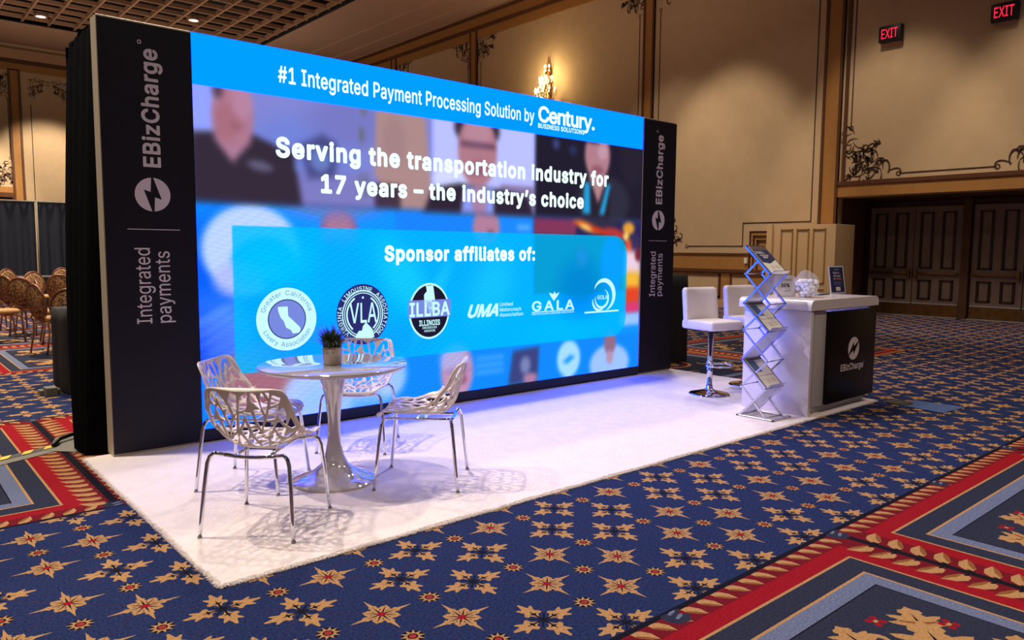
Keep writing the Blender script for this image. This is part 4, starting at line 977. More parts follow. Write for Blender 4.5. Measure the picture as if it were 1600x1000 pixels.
# ================================================================ LED WALL
SX0, SX1, SZ0, SZ1 = .612, 5.634, .10, 3.0
led = empty('led_wall', (0, 0, 0), label='wide lit video wall with white headline text between two black towers', cat='screen')
mb = MB(); mb.box(SX0, .03, .0, SX1, .10, 3.0); mb.box(SX0, -.005, .016, SX1, .03, SZ0, 0)
mb.build('cabinet', black_plastic, led)
def screen_image():
    nx, nz = 560, 330
    xs_ = np.linspace(SX0, SX1, nx); zs_ = np.linspace(SZ0, SZ1, nz)
    X, Z = np.meshgrid(xs_, zs_)
    img = np.zeros((nz, nx, 3)); rs = np.random.RandomState(4)
    def C(c): return np.array(c, float)
    def sm(v): v = np.clip(v, 0, 1); return v*v*(3-2*v)
    def mix(mask, c):
        nonlocal img; img = img*(1-mask[..., None])+C(c)*mask[..., None]
    def rect(x0, x1, z0, z1, c, s=.02, op=1.0):
        s = max(s, .004)
        mix(op*sm((X-x0)/s+.5)*sm((x1-X)/s+.5)*sm((Z-z0)/s+.5)*sm((z1-Z)/s+.5), c)
    def ell(cx, cz, rx, rz, c, s=.25, op=1.0, rot=0, zmin=-9, zmax=9):
        dx, dz = X-cx, Z-cz; a, b = dx*math.cos(rot)+dz*math.sin(rot), -dx*math.sin(rot)+dz*math.cos(rot)
        d = np.sqrt((a/rx)**2+(b/rz)**2)
        mix(op*sm((1-d)/s+.5)*(Z > zmin)*(Z < zmax), c)
    def pol(pts, c, s=.03, op=1.0):
        d = np.full(X.shape, 9.)
        n = len(pts); ar = sum(pts[i-1][0]*pts[i][1]-pts[i][0]*pts[i-1][1] for i in range(n))
        if ar < 0: pts = pts[::-1]
        for i in range(n):
            (ax, az), (bx, bz) = pts[i], pts[(i+1) % n]; L = math.hypot(bx-ax, bz-az)
            d = np.minimum(d, ((bx-ax)*(Z-az)-(bz-az)*(X-ax))/L)
        mix(op*sm(d/s+.5), c)
    # lower rows
    mix(np.ones_like(X), (20, 150, 250))
    ell(.8, 1.0, .5, .7, (10, 90, 240), .9, .9); ell(.75, .75, .3, .35, (80, 150, 250), .9, .6, .6); ell(.65, .55, .3, .4, (10, 60, 225), .8, .8)
    for k in range(6): ell(.72+.03*k, .95-.07*k, .2, .035, (130, 180, 250), .9, .5, .5)
    ell(1.02, 1.45, .38, .34, (190, 215, 252), .16); ell(1.12, 1.34, .26, .20, (20, 160, 250), .25)
    ell(.92, 1.22, .2, .14, (180, 190, 245), .5, .8); ell(1.12, 1.28, .13, .05, (120, 170, 250), .5, .5)
    ell(1.76, 1.62, .17, .16, (150, 100, 160), .2); ell(1.76, 1.64, .12, .12, (175, 120, 150), .5)
    ell(1.76, 1.25, .22, .30, (30, 110, 220), .5, .7)
    rect(2.3, 3.3, 1.0, 1.8, (30, 130, 235), .05, .8)
    ell(3.33, 1.68, .17, .17, (180, 130, 160), .2); ell(3.38, 1.62, .05, .04, (130, 80, 110), .6, .7)
    rect(3.50, 3.94, 1.0, 1.8, (30, 140, 245), .02); rect(3.72, 3.9, 1.66, 1.72, (120, 190, 250), .03, .6)
    rect(3.945, 5.64, 1.0, 1.81, (44, 40, 90), .02); rect(3.95, 4.56, 1.62, 1.79, (134, 56, 92), .03)
    for k, (cx_, cz_, rx_, rz_, c_) in enumerate(((4.75, 1.72, .22, .05, (250, 120, 40)), (4.72, 1.71, .10, .025, (255, 220, 120)), (4.95, 1.68, .18, .035, (220, 60, 30)), (5.2, 1.66, .2, .05, (200, 60, 60)),
        (5.42, 1.72, .10, .07, (245, 170, 60)), (5.38, 1.62, .05, .05, (255, 225, 120)), (5.52, 1.55, .10, .10, (60, 50, 90)), (5.42, 1.50, .06, .10, (230, 90, 60)))):
        ell(cx_, cz_, rx_, rz_, c_, .6, .95, -.25 if k < 4 else 0)
    rect(5.36, 5.64, 1.18, 1.46, (240, 210, 225), .1); ell(5.6, 1.42, .06, .08, (120, 40, 60), .5)
    rect(5.36, 5.64, 1.0, 1.22, (250, 190, 60), .12); rect(5.36, 5.64, .84, 1.04, (235, 70, 40), .1); rect(5.36, 5.64, .74, .86, (225, 60, 120), .06); rect(5.3, 5.64, .60, .74, (160, 200, 245), .05)
    # bottom row
    rect(SX0, 5.64, 0, .50, (20, 140, 245), .02)
    ell(1.12, .42, .36, .30, (170, 110, 130), .35); ell(1.15, .2, .16, .1, (140, 80, 100), .6, .7); ell(1.55, .22, .32, .28, (178, 205, 250), .35); rect(1.4, 2.25, .08, .32, (150, 200, 250), .2, .8)
    ell(2.25, .35, .16, .2, (190, 215, 250), .5, .8)
    ell(2.98, .30, .19, .27, (200, 150, 190), .22); ell(2.93, .42, .15, .14, (180, 180, 230), .5, .8); ell(3.05, .22, .05, .05, (150, 80, 120), .6, .8); ell(2.99, .31, .16, .03, (150, 110, 170), .6, .6)
    for z in (.40, .33, .26): rect(3.2, 3.56, z-.015, z+.015, (110, 190, 250), .03, .7)
    pol([(3.62, .10), (4.02, .10), (4.04, .46), (3.68, .44)], (60, 70, 130), .04); ell(3.85, .28, .07, .09, (140, 150, 200), .6, .8); ell(3.92, .14, .10, .05, (180, 130, 170), .6)
    ell(4.48, .29, .175, .20, (170, 225, 252), .14); pol([(4.38, .26), (4.5, .33), (4.58, .31), (4.46, .24)], (20, 150, 245), .02)
    ell(5.14, .18, .33, .22, (160, 200, 250), .25); ell(5.14, .42, .10, .14, (150, 110, 140), .3); ell(5.14, .25, .06, .08, (185, 150, 185), .4)
    # upper row of callers
    rect(SX0, 3.96, 1.815, 2.66, (132, 136, 214), .02)
    ell(.66, 2.45, .22, .3, (150, 165, 250), .6); ell(1.45, 2.2, .5, .3, (112, 132, 222), .9, .8); ell(1.9, 2.5, .4, .2, (120, 120, 196), .9, .8); ell(1.7, 1.9, .5, .2, (130, 122, 190), .8, .7)
    pol([(1.42, 2.28), (1.62, 2.38), (1.74, 2.33), (1.76, 2.22), (1.72, 2.05), (1.50, 2.02)], (66, 66, 120), .09, .9); ell(1.60, 2.18, .09, .10, (110, 132, 205), .6, .9)
    ell(2.0, 2.62, .02, .05, (100, 110, 90), .8, .8); ell(1.98, 2.42, .022, .07, (96, 104, 92), .8, .8); rect(1.94, 2.06, 1.9, 2.1, (110, 110, 140), .06, .6)
    rect(SX0, 1.38, 1.8, 2.23, (52, 42, 58), .05); pol([(.60, 1.8), (1.44, 1.8), (1.40, 2.05), (1.22, 2.26), (1.0, 2.34), (.6, 2.30)], (54, 44, 60), .05)
    pol([(.76, 2.36), (1.04, 2.36), (1.03, 2.26), (.89, 2.10), (.76, 2.26)], (176, 126, 156), .05)
    ell(.90, 2.46, .155, .26, (178, 122, 146), .18); ell(.85, 2.40, .10, .14, (168, 108, 124), .6, .8); ell(.93, 2.37, .05, .03, (142, 86, 104), .9, .45); ell(.97, 2.55, .08, .12, (190, 138, 170), .6, .7); ell(.79, 2.62, .04, .06, (70, 50, 70), .6, .8)
    ell(1.10, 2.09, .10, .038, (110, 106, 140), .6, .8, -.15)
    pol([(2.12, 2.66), (2.62, 2.66), (2.68, 2.05), (2.66, 1.82), (2.30, 1.82), (2.10, 2.1)], (176, 140, 140), .04); ell(2.3, 2.4, .12, .2, (160, 126, 132), .8, .6)
    rect(2.10, 2.36, 1.815, 2.02, (60, 44, 60), .05, .9)
    rect(2.70, 3.95, 1.815, 2.66, (190, 196, 250), .05); ell(2.9, 2.1, .2, .16, (220, 225, 255), .6, .8); rect(3.5, 3.95, 1.82, 2.1, (130, 110, 160), .06, .9)
    pol([(2.60, 1.8), (3.95, 1.8), (3.86, 2.0), (3.5, 2.05), (3.0, 2.08), (2.70, 2.02)], (48, 38, 56), .06)
    pol([(3.02, 1.8), (3.42, 1.8), (3.42, 2.05), (3.06, 2.05)], (140, 156, 232), .04); ell(3.24, 1.92, .09, .14, (170, 130, 170), .4)
    ell(3.215, 2.60, .27, .18, (54, 42, 62), .25); ell(3.22, 2.40, .235, .34, (178, 124, 140), .14); ell(3.22, 2.56, .16, .12, (190, 140, 160), .6, .8)
    rect(3.01, 3.44, 2.425, 2.475, (96, 62, 92), .04, .85); ell(3.24, 2.26, .1, .05, (150, 92, 112), .6, .7); ell(3.22, 2.20, .12, .03, (128, 74, 96), .6, .6)
    rect(3.96, 5.64, 1.815, 2.66, (36, 31, 48), .012); ell(4.25, 2.56, .05, .05, (60, 70, 130), .7); ell(4.5, 2.52, .06, .05, (50, 60, 110), .8, .7)
    ell(5.0, 2.0, .42, .28, (50, 50, 68), .4, .9); ell(5.45, 2.5, .2, .3, (44, 38, 54), .6, .6)
    pol([(4.66, 1.8), (5.10, 1.8), (5.10, 2.25), (4.70, 2.25)], (44, 36, 50), .05); pol([(4.74, 2.28), (5.04, 2.28), (4.90, 1.98)], (180, 134, 140), .03)
    ell(4.88, 2.50, .20, .27, (180, 128, 142), .16); ell(4.80, 2.68, .15, .06, (60, 44, 60), .4); ell(4.88, 2.34, .10, .05, (140, 84, 100), .6, .8); ell(4.96, 2.54, .08, .08, (205, 165, 185), .6, .7)
    pol([(4.68, 2.2), (4.76, 2.2), (4.78, 1.86), (4.66, 1.86)], (40, 160, 220), .02); pol([(5.04, 2.2), (5.10, 2.2), (5.0, 1.86), (4.92, 1.86)], (40, 160, 220), .02)
    rect(SX0, 5.64, 1.79, 1.83, (60, 60, 120), .03, .3)
    # the pictures are soft on the coarse display
    def blur(n):
        nonlocal img
        for ax in (0, 1):
            pad = [(0, 0)]*3; pad[ax] = (n, n); P_ = np.cumsum(np.concatenate([np.zeros_like(np.take(img, [0], ax)), np.pad(img, pad, mode='edge')], ax), ax)
            L_ = img.shape[ax]; img = (np.take(P_, np.arange(2*n+1, 2*n+1+L_), ax)-np.take(P_, np.arange(0, L_), ax))/(2*n+1)
    blur(2); blur(2); blur(1)
    # translucent cyan card, rounded at the right
    def rr(x0, x1, z0, z1, r, c, op, rl=.01):
        cx_, cz_ = (x0+x1)/2, (z0+z1)/2; hx, hz = (x1-x0)/2, (z1-z0)/2
        rad = np.where(X > cx_, r, rl)
        qx, qz = np.abs(X-cx_)-hx+rad, np.abs(Z-cz_)-hz+rad
        d = np.hypot(np.maximum(qx, 0), np.maximum(qz, 0))+np.minimum(np.maximum(qx, qz), 0)-rad
        mix(op*sm(-d/.012+.5), c)
    rr(.87, 5.40, .49, 1.63, .22, (0, 190, 248), .80)
    ins = (X > .88)*(X < 5.38)*(Z > .5)*(Z < 1.62)
    def tint(cx_, cz_, rx_, rz_, c, op, rot=0):
        dx, dz = X-cx_, Z-cz_; a, b = dx*math.cos(rot)+dz*math.sin(rot), -dx*math.sin(rot)+dz*math.cos(rot)
        mix(op*ins*sm((1-np.sqrt((a/rx_)**2+(b/rz_)**2))*1.2), c)
    for a_ in ((1.2, 1.35, .5, .3, (0, 205, 235), .5, 0), (1.5, .7, .7, .4, (10, 150, 245), .6, 0), (2.3, .65, .6, .3, (10, 160, 245), .6, 0), (2.4, 1.2, .3, .6, (30, 225, 245), .5, .6), (3.4, 1.1, .4, .6, (40, 215, 245), .4, -.5),
               (2.7, 1.0, .12, .6, (60, 230, 245), .35, -.5), (4.65, 1.05, .55, .5, (0, 130, 215), .75, 0), (4.66, 1.4, .14, .17, (30, 150, 225), .9, 0), (5.15, 1.3, .3, .5, (10, 165, 250), .6, 0), (4.4, .6, .9, .2, (0, 195, 255), .5, 0), (3.6, .75, .5, .3, (0, 185, 250), .5, 0)):
        tint(*a_)
    # header
    rect(SX0-.1, 5.7, 2.635, 3.1, (0, 160, 255), .006)
    q = sm((X-2.6)/.9)*sm((4.3-X)/.7)*(Z > 2.64)*(Z < 2.64+.30*sm((X-2.6)/1.6)*1.0); mix(q*.5, (0, 150, 240))
    st = (np.sin(Z*190+X*38)+.6*np.sin(Z*95-X*60+1))*(Z < 1.8)*np.clip(1.5-X*.25, .15, 1)
    img = np.clip(img*(1+.022*st[..., None]), 0, 255)
    return X, Z, img, nx, nz
led.location.z = .017; led.scale.z = .9943
X_, Z_, img, nx, nz = screen_image()
lum = np.clip(img/255., 0, 1); linc = np.where(lum <= .04045, lum/12.92, ((lum+.055)/1.055)**2.4)
linc[..., 2] *= 1+7.0*np.clip((lum[..., 2]-.88)/.12, 0, 1)        # the blue diodes are far brighter than the camera could hold
vs = np.stack([X_.ravel(), np.full(X_.size, .012), Z_.ravel()], -1)
ii = np.arange(nx*nz).reshape(nz, nx)
q = np.stack([ii[:-1, :-1], ii[:-1, 1:], ii[1:, 1:], ii[1:, :-1]], -1).reshape(-1, 4)
me = bpy.data.meshes.new('display'); me.vertices.add(len(vs)); me.vertices.foreach_set('co', vs.ravel().astype(np.float32))
me.loops.add(q.size); me.loops.foreach_set('vertex_index', q.ravel().astype(np.int32)); me.polygons.add(len(q)); me.polygons.foreach_set('loop_start', np.arange(0, q.size, 4, dtype=np.int32))
me.update(calc_edges=True)
ca = me.color_attributes.new('picture', 'FLOAT_COLOR', 'POINT'); ca.data.foreach_set('color', np.concatenate([linc.reshape(-1, 3), np.ones((nx*nz, 1))], 1).ravel().astype(np.float32))
dm = bpy.data.materials.new('display_picture'); dm.use_nodes = True; nt = dm.node_tree; nt.nodes.clear()
at = nt.nodes.new('ShaderNodeVertexColor'); at.layer_name = 'picture'; em = nt.nodes.new('ShaderNodeEmission'); ou = nt.nodes.new('ShaderNodeOutputMaterial')
SCREEN_GAIN = 1.0
em.inputs[1].default_value = SCREEN_GAIN; nt.links.new(at.outputs[0], em.inputs[0]); nt.links.new(em.outputs[0], ou.inputs[0])
me.materials.append(dm); disp = bpy.data.objects.new('display', me); COL.objects.link(disp); disp.parent = led
def SC(y): return lambda u, v: (u, y, v)
T0 = SC(.008); T1 = SC(.0065); T2 = SC(.005); T3 = SC(.0035)
glow_w = EM('glow_white', (225, 250, 255), 1.25); glow_navy = EM('glow_navy', (44, 46, 112)); glow_black = EM('glow_black', (30, 26, 52)); glow_peri = EM('glow_periwinkle', (122, 140, 226)); glow_ice = EM('glow_ice', (196, 246, 255), 1.1)
glow_blue = EM('glow_text_blue', (80, 140, 200))
def sub(name, label=None):
    mb = MB(); mb._n = name; return mb
def fin(mb, name, mats, label=None, parent=led):
    o = mb.build(name, mats, parent, recalc=False)
    if label: o['label'] = label
    return o
mb = MB(); put_text(mb, '#1 Integrated Payment Processing Solution by', T0, 1.255, 3.935, 2.745, .125, .022); fin(mb, 'header_text', glow_w)
mb = MB(); put_text(mb, 'Century.', T0, 3.99, 4.82, 2.765, .155, .035, spacing=.86)
put_text(mb, 'BUSINESS SOLUTIONS', T0, 3.99, 4.66, 2.70, .045, .03); fin(mb, 'header_logo', glow_w)
mb = MB(); put_text(mb, 'Serving the transportation industry for', T0, 1.225, 5.06, 2.178, .15, .056, spacing=1.03); put_text(mb, '17 years \u2013 the industry\u2019s choice', T0, 1.60, 4.67, 1.920, .146, .056, spacing=1.03); fin(mb, 'headline_text', glow_w)
mb = MB(); put_text(mb, 'Sponsor affiliates of:', T0, 2.19, 3.965, 1.362, .13, .056, spacing=1.03); fin(mb, 'sponsor_text', glow_w)
# round Californian seal
mb = MB(); disc(mb, T0, 1.29, .896, .252, 0); disc(mb, T1, 1.29, .896, .160, 1); disc(mb, T2, 1.29, .896, .160, 2, r_in=.152)
CA = [(-.075, .085), (.005, .085), (.008, .01), (.105, -.085), (.112, -.105), (.10, -.13), (.045, -.135), (.03, -.105), (-.01, -.085), (-.03, -.03), (-.055, .0), (-.075, .055)]
poly(mb, T2, [(1.29+x*1.0, .912+z*1.0) for x, z in CA], 0)
arc_text(mb, 'Greater California', T2, 1.29, .896, .192, 164, 16, .038, .0, 3); arc_text(mb, 'Livery Association', T2, 1.29, .896, .222, 205, 335, .038, .0, 3, True)
fin(mb, 'california_logo', [glow_ice, glow_peri, glow_navy, glow_blue])
# VLA seal
mb = MB(); c = (1.972, .90); disc(mb, T0, *c, .25, 1, .262); disc(mb, T1, *c, .198, 0, .208, r_in=.188); disc(mb, T1, *c, .178, 0, .188, r_in=.171); disc(mb, T1, *c, .160, 0, .168, r_in=.146, a0=-50, a1=60); disc(mb, T1, *c, .160, 0, .168, r_in=.146, a0=120, a1=230)
for (s_, a, b) in (('VLA', 0, 0),): put_text(mb, 'VLA', T2, 1.845, 2.105, .83, .17, .01)
arc_text(mb, 'VIRGINIA  LIMOUSINE  ASSOCIATION', T2, *c, .206, 232, -52, .036, .012)
poly(mb, T2, [(1.90, .72), (1.93, .76), (1.96, .76), (1.97, .80), (2.0, .83), (2.03, .80), (2.06, .77), (2.08, .70), (2.03, .68), (1.90, .69)], 0)
disc(mb, T2, 1.972, 1.045, .010, 0); fin(mb, 'virginia_logo', [glow_ice, glow_navy])
# ILLBA seal
mb = MB(); c = (2.66, .896); disc(mb, T0, *c, .225, 0, .258); disc(mb, T1, *c, .208, 1, .240)
poly(mb, T2, [(2.62, 1.13), (2.70, 1.13), (2.72, 1.0), (2.71, .9), (2.66, .86), (2.64, .93), (2.60, .98), (2.60, 1.05), (2.63, 1.08)], 0)
mb.add([T2(2.425, .84), T2(2.895, .84), T2(2.90, 1.0), T2(2.43, 1.0)], [(0, 1, 2, 3)], 2)
put_text(mb, 'ILLBA', T3, 2.44, 2.885, .855, .125, .035, 0); put_text(mb, 'ILLINOIS', T2, 2.545, 2.775, .765, .05, .04, 0); put_text(mb, 'LIMOUSINE & BUS', T2, 2.58, 2.74, .735, .02, .02, 0); put_text(mb, 'ASSOCIATION', T2, 2.60, 2.72, .705, .02, .02, 0)
fin(mb, 'illinois_logo', [glow_ice, glow_black, glow_peri])
mb = MB(); put_text(mb, 'UMA', T0, 3.10, 3.48, .815, .12, .05, 0, .9, .35)
for z, s_ in ((.905, 'United'), (.852, 'Motorcoach'), (.80, 'Association')): put_text(mb, s_, T0, 3.50, 3.50+.028*len(s_), z, .035, .012)
fin(mb, 'motorcoach_logo', glow_ice)
mb = MB(); put_text(mb, 'GALA', T0, 3.93, 4.545, .835, .10, .03, 0, 1.2); mb.add([T0(3.93, .818), T0(4.55, .818), T0(4.55, .826), T0(3.93, .826)], [(0, 1, 2, 3)]); put_text(mb, 'GREATER ATLANTA LIMOUSINE ASSOCIATION', T0, 3.93, 4.54, .793, .018, .015)
poly(mb, T0, [(4.24, .93), (4.30, .985), (4.32, 1.02), (4.27, 1.0), (4.25, 1.03), (4.23, 1.0), (4.17, 1.02), (4.19, .985)], 0); fin(mb, 'georgia_logo', glow_ice)
mb = MB()
def cres(cx, cz, r, a0, a1, w_):
    n = 26; vs = []
    for i in range(n+1):
        t = i/n; a = math.radians(a0+(a1-a0)*t); ww = w_*math.sin(PI*min(1, t*1.0))**.8
        vs += [T0(cx+(r+ww)*math.cos(a), cz+(r+ww*.9)*math.sin(a)), T0(cx+r*math.cos(a), cz+r*math.sin(a))]
    mb.add(vs, [(2*i, 2*i+2, 2*i+3, 2*i+1) for i in range(n)], 0)
cres(5.0, .95, .16, 150, -70, .06); cres(4.98, .94, .10, 60, -190, .03); cres(4.96, .93, .12, 180, 300, .03); put_text(mb, 'GOLA', T0, 4.91, 5.08, .92, .045, .02)
mb.add([T0(4.71, .772), T0(5.27, .772), T0(5.27, .790), T0(4.71, .790)], [(0, 1, 2, 3)]); fin(mb, 'oval_swirl_logo', glow_ice)

# ================================================================ TOWERS
for i, (xa, xb, ox) in enumerate(((0, .606, 0), (5.64, 6.245, 5.615))):
    t = empty('banner_tower', (xa, 0, 0), label=('black banner tower at the left end of the video wall' if i == 0 else 'black banner tower at the right end of the video wall'), cat='tower', group='black banner towers beside the screen')
    t.location.z = .017; t.scale.z = .9943
    box('frame', silver, t, (0, .004, .0), (xb-xa, .15, 3.0), .003, 1)
    box('graphic_panel', graphic, t, (.006, -.006, .015), (xb-xa-.003, .004, 2.985))
    fnv = lambda u, v: (ox-xa+u, -.0085, v)
    V = lambda bx: (lambda u, v: (ox-xa+bx-v, -.0085, u))
    mb = MB(); put_text(mb, 'EBizCharge', V(.371), 2.018, 2.825, 0, .112, .034, spacing=1.0); disc(mb, fnv, .262, 2.862, .014, r_in=.008, n=16); mb.build('brand_lettering', print_white, t, recalc=False)
    mb = MB(); bolt_badge(mb, fnv, .315, 1.828, .117); mb.build('bolt_badge', print_white, t, recalc=False)
    mb = MB(); mb.add([fnv(.142, 1.582), fnv(.490, 1.582), fnv(.490, 1.587), fnv(.142, 1.587)], [(0, 1, 2, 3)]); mb.build('rule', print_white, t, recalc=False)
    mb = MB(); put_text(mb, 'Integrated', V(.282), .922, 1.455, 0, .10, .004); put_text(mb, 'payments', V(.412), .922, 1.432, 0, .10, .004); mb.build('tagline', print_white, t, recalc=False)

# black velvet drape wrapped behind the wall
def booth_drape():
    path = []
    def seg(a, b, n):
        for i in range(n): t = i/n; path.append((a[0]+(b[0]-a[0])*t, a[1]+(b[1]-a[1])*t))
    seg((.012, .17), (.012, 1.0), 60); seg((.012, 1.0), (6.23, 1.0), 200); seg((6.23, 1.0), (6.23, .17), 60); path.append((6.23, .17))
    r_ = random.Random(9); n = len(path); rows = 14; vs = []; ph = 0; off = []
    for i in range(n): ph += r_.uniform(.15, .75); off.append((math.sin(ph), r_.uniform(.6, 1.2)))
    for j in range(rows+1):
        t = j/rows
        for i, (x, y) in enumerate(path):
            side = 0 if i < 60 else (2 if i >= 260 else 1)
            nx, ny = ((-1, 0), (0, 1), (1, 0))[side]
            top = 2.975
            if side == 0: top -= .17*max(0, (y-.82)/.18)**2
            if side == 0 and i < 60: fl = .15*t*min(1, (y-.17)/.10)
            else: fl = .02*t
            o_ = .016*off[i][0]*off[i][1]*(.3+.7*t)+fl
            z = top*(1-t)+.012*t
            yy = y+ny*o_
            if side == 0: yy = .17+(y-.17)*(1-.60*t**3)
            vs.append((x+nx*o_, yy, z))
    fs = []
    for j in range(rows):
        for i in range(n-1): a = j*n+i; fs.append((a, a+n, a+n+1, a+1))
    top_i = len(vs); vs += [(.02, .09, 2.985), (6.22, .09, 2.985)]
    mb = MB().add(vs, fs, 0, True)
    mb.add([(.02, .16, 2.985), (6.22, .16, 2.985), (6.23, .55, 2.99), (.01, .55, 2.99)], [(0, 1, 2, 3)]); mb.add([(.01, .55, 2.99), (6.23, .55, 2.99), (6.23, 1.0, 2.93), (.01, 1.0, 2.90)], [(0, 1, 2, 3)])
    tag(mb.build('side_drape', velvet, None, recalc=False), 'black velvet drape wrapped round the back of the video wall', 'drape')
booth_drape()

# ================================================================ TULIP TABLE
RZ = .016
lacquer = M('white_lacquer_top', (172, 168, 172), .05, coat=1.0)
lacquer.node_tree.nodes['Principled BSDF'].inputs['Coat IOR'].default_value = 2.4
tb = empty('pedestal_table', (.935, -1.435, RZ), label='round glossy white pedestal table before the video wall', cat='table')
MB().lathe([(0, .706), (.40, .706), (.44, .714), (.456, .728), (.456, .734), (.452, .738), (0, .738)], 96).build('tabletop', lacquer, tb)
MB().lathe([(0, 0), (.268, 0), (.272, .006), (.262, .014), (.20, .034), (.135, .062), (.085, .105), (.058, .16), (.043, .24), (.038, .32), (.040, .40), (.050, .50), (.068, .60), (.095, .68), (.115, .706), (0, .706)], 64).build('pedestal', gloss_white, tb)

# potted grass
pt = empty('potted_grass', (.925, -1.445, RZ+.738), label='small potted grass in a hammered silver pot on the pedestal table', cat='plant')
MB().lathe([(0, 0), (.052, 0), (.058, .006), (.062, .10), (.062, .112), (.056, .112), (.054, .10), (0, .098)], 40).build('pot', pot_mat, pt)
mb = MB(); r_ = random.Random(8)
for i in range(420):
    a = r_.uniform(0, 2*PI); r0 = .048*math.sqrt(r_.random()); lean = r_.uniform(.2, 1.1)*(.5+r0/.045*.9); L = r_.uniform(.10, .175); w_ = r_.uniform(.0018, .0035)
    pts = []; x, y, z = r0*math.cos(a), r0*math.sin(a), .095; th = .38*lean; aa = a+r_.uniform(-.5, .5)
    vs = []
    for k in range(6):
        t = k/5; ww = w_*(1-t**2)+.0003; vs += [(x-math.sin(aa)*ww, y+math.cos(aa)*ww, z), (x+math.sin(aa)*ww, y-math.cos(aa)*ww, z)]
        x += math.cos(aa)*math.sin(th)*L/5; y += math.sin(aa)*math.sin(th)*L/5; z += math.cos(th)*L/5; th += .26*lean
    mb.add(vs, [(2*k, 2*k+1, 2*k+3, 2*k+2) for k in range(5)], 0, True)
tag(mb.build('grass_blades', leaf_green, pt, recalc=False), kind='stuff')
for i in range(4):
    a = i*1.6+.5; MB().lathe([(0, 0), (.02, .004), (.026, .014), (.02, .024), (0, .028)], 10, c=(.03*math.cos(a), .03*math.sin(a), .10)).build('succulent', leaf_green, pt)

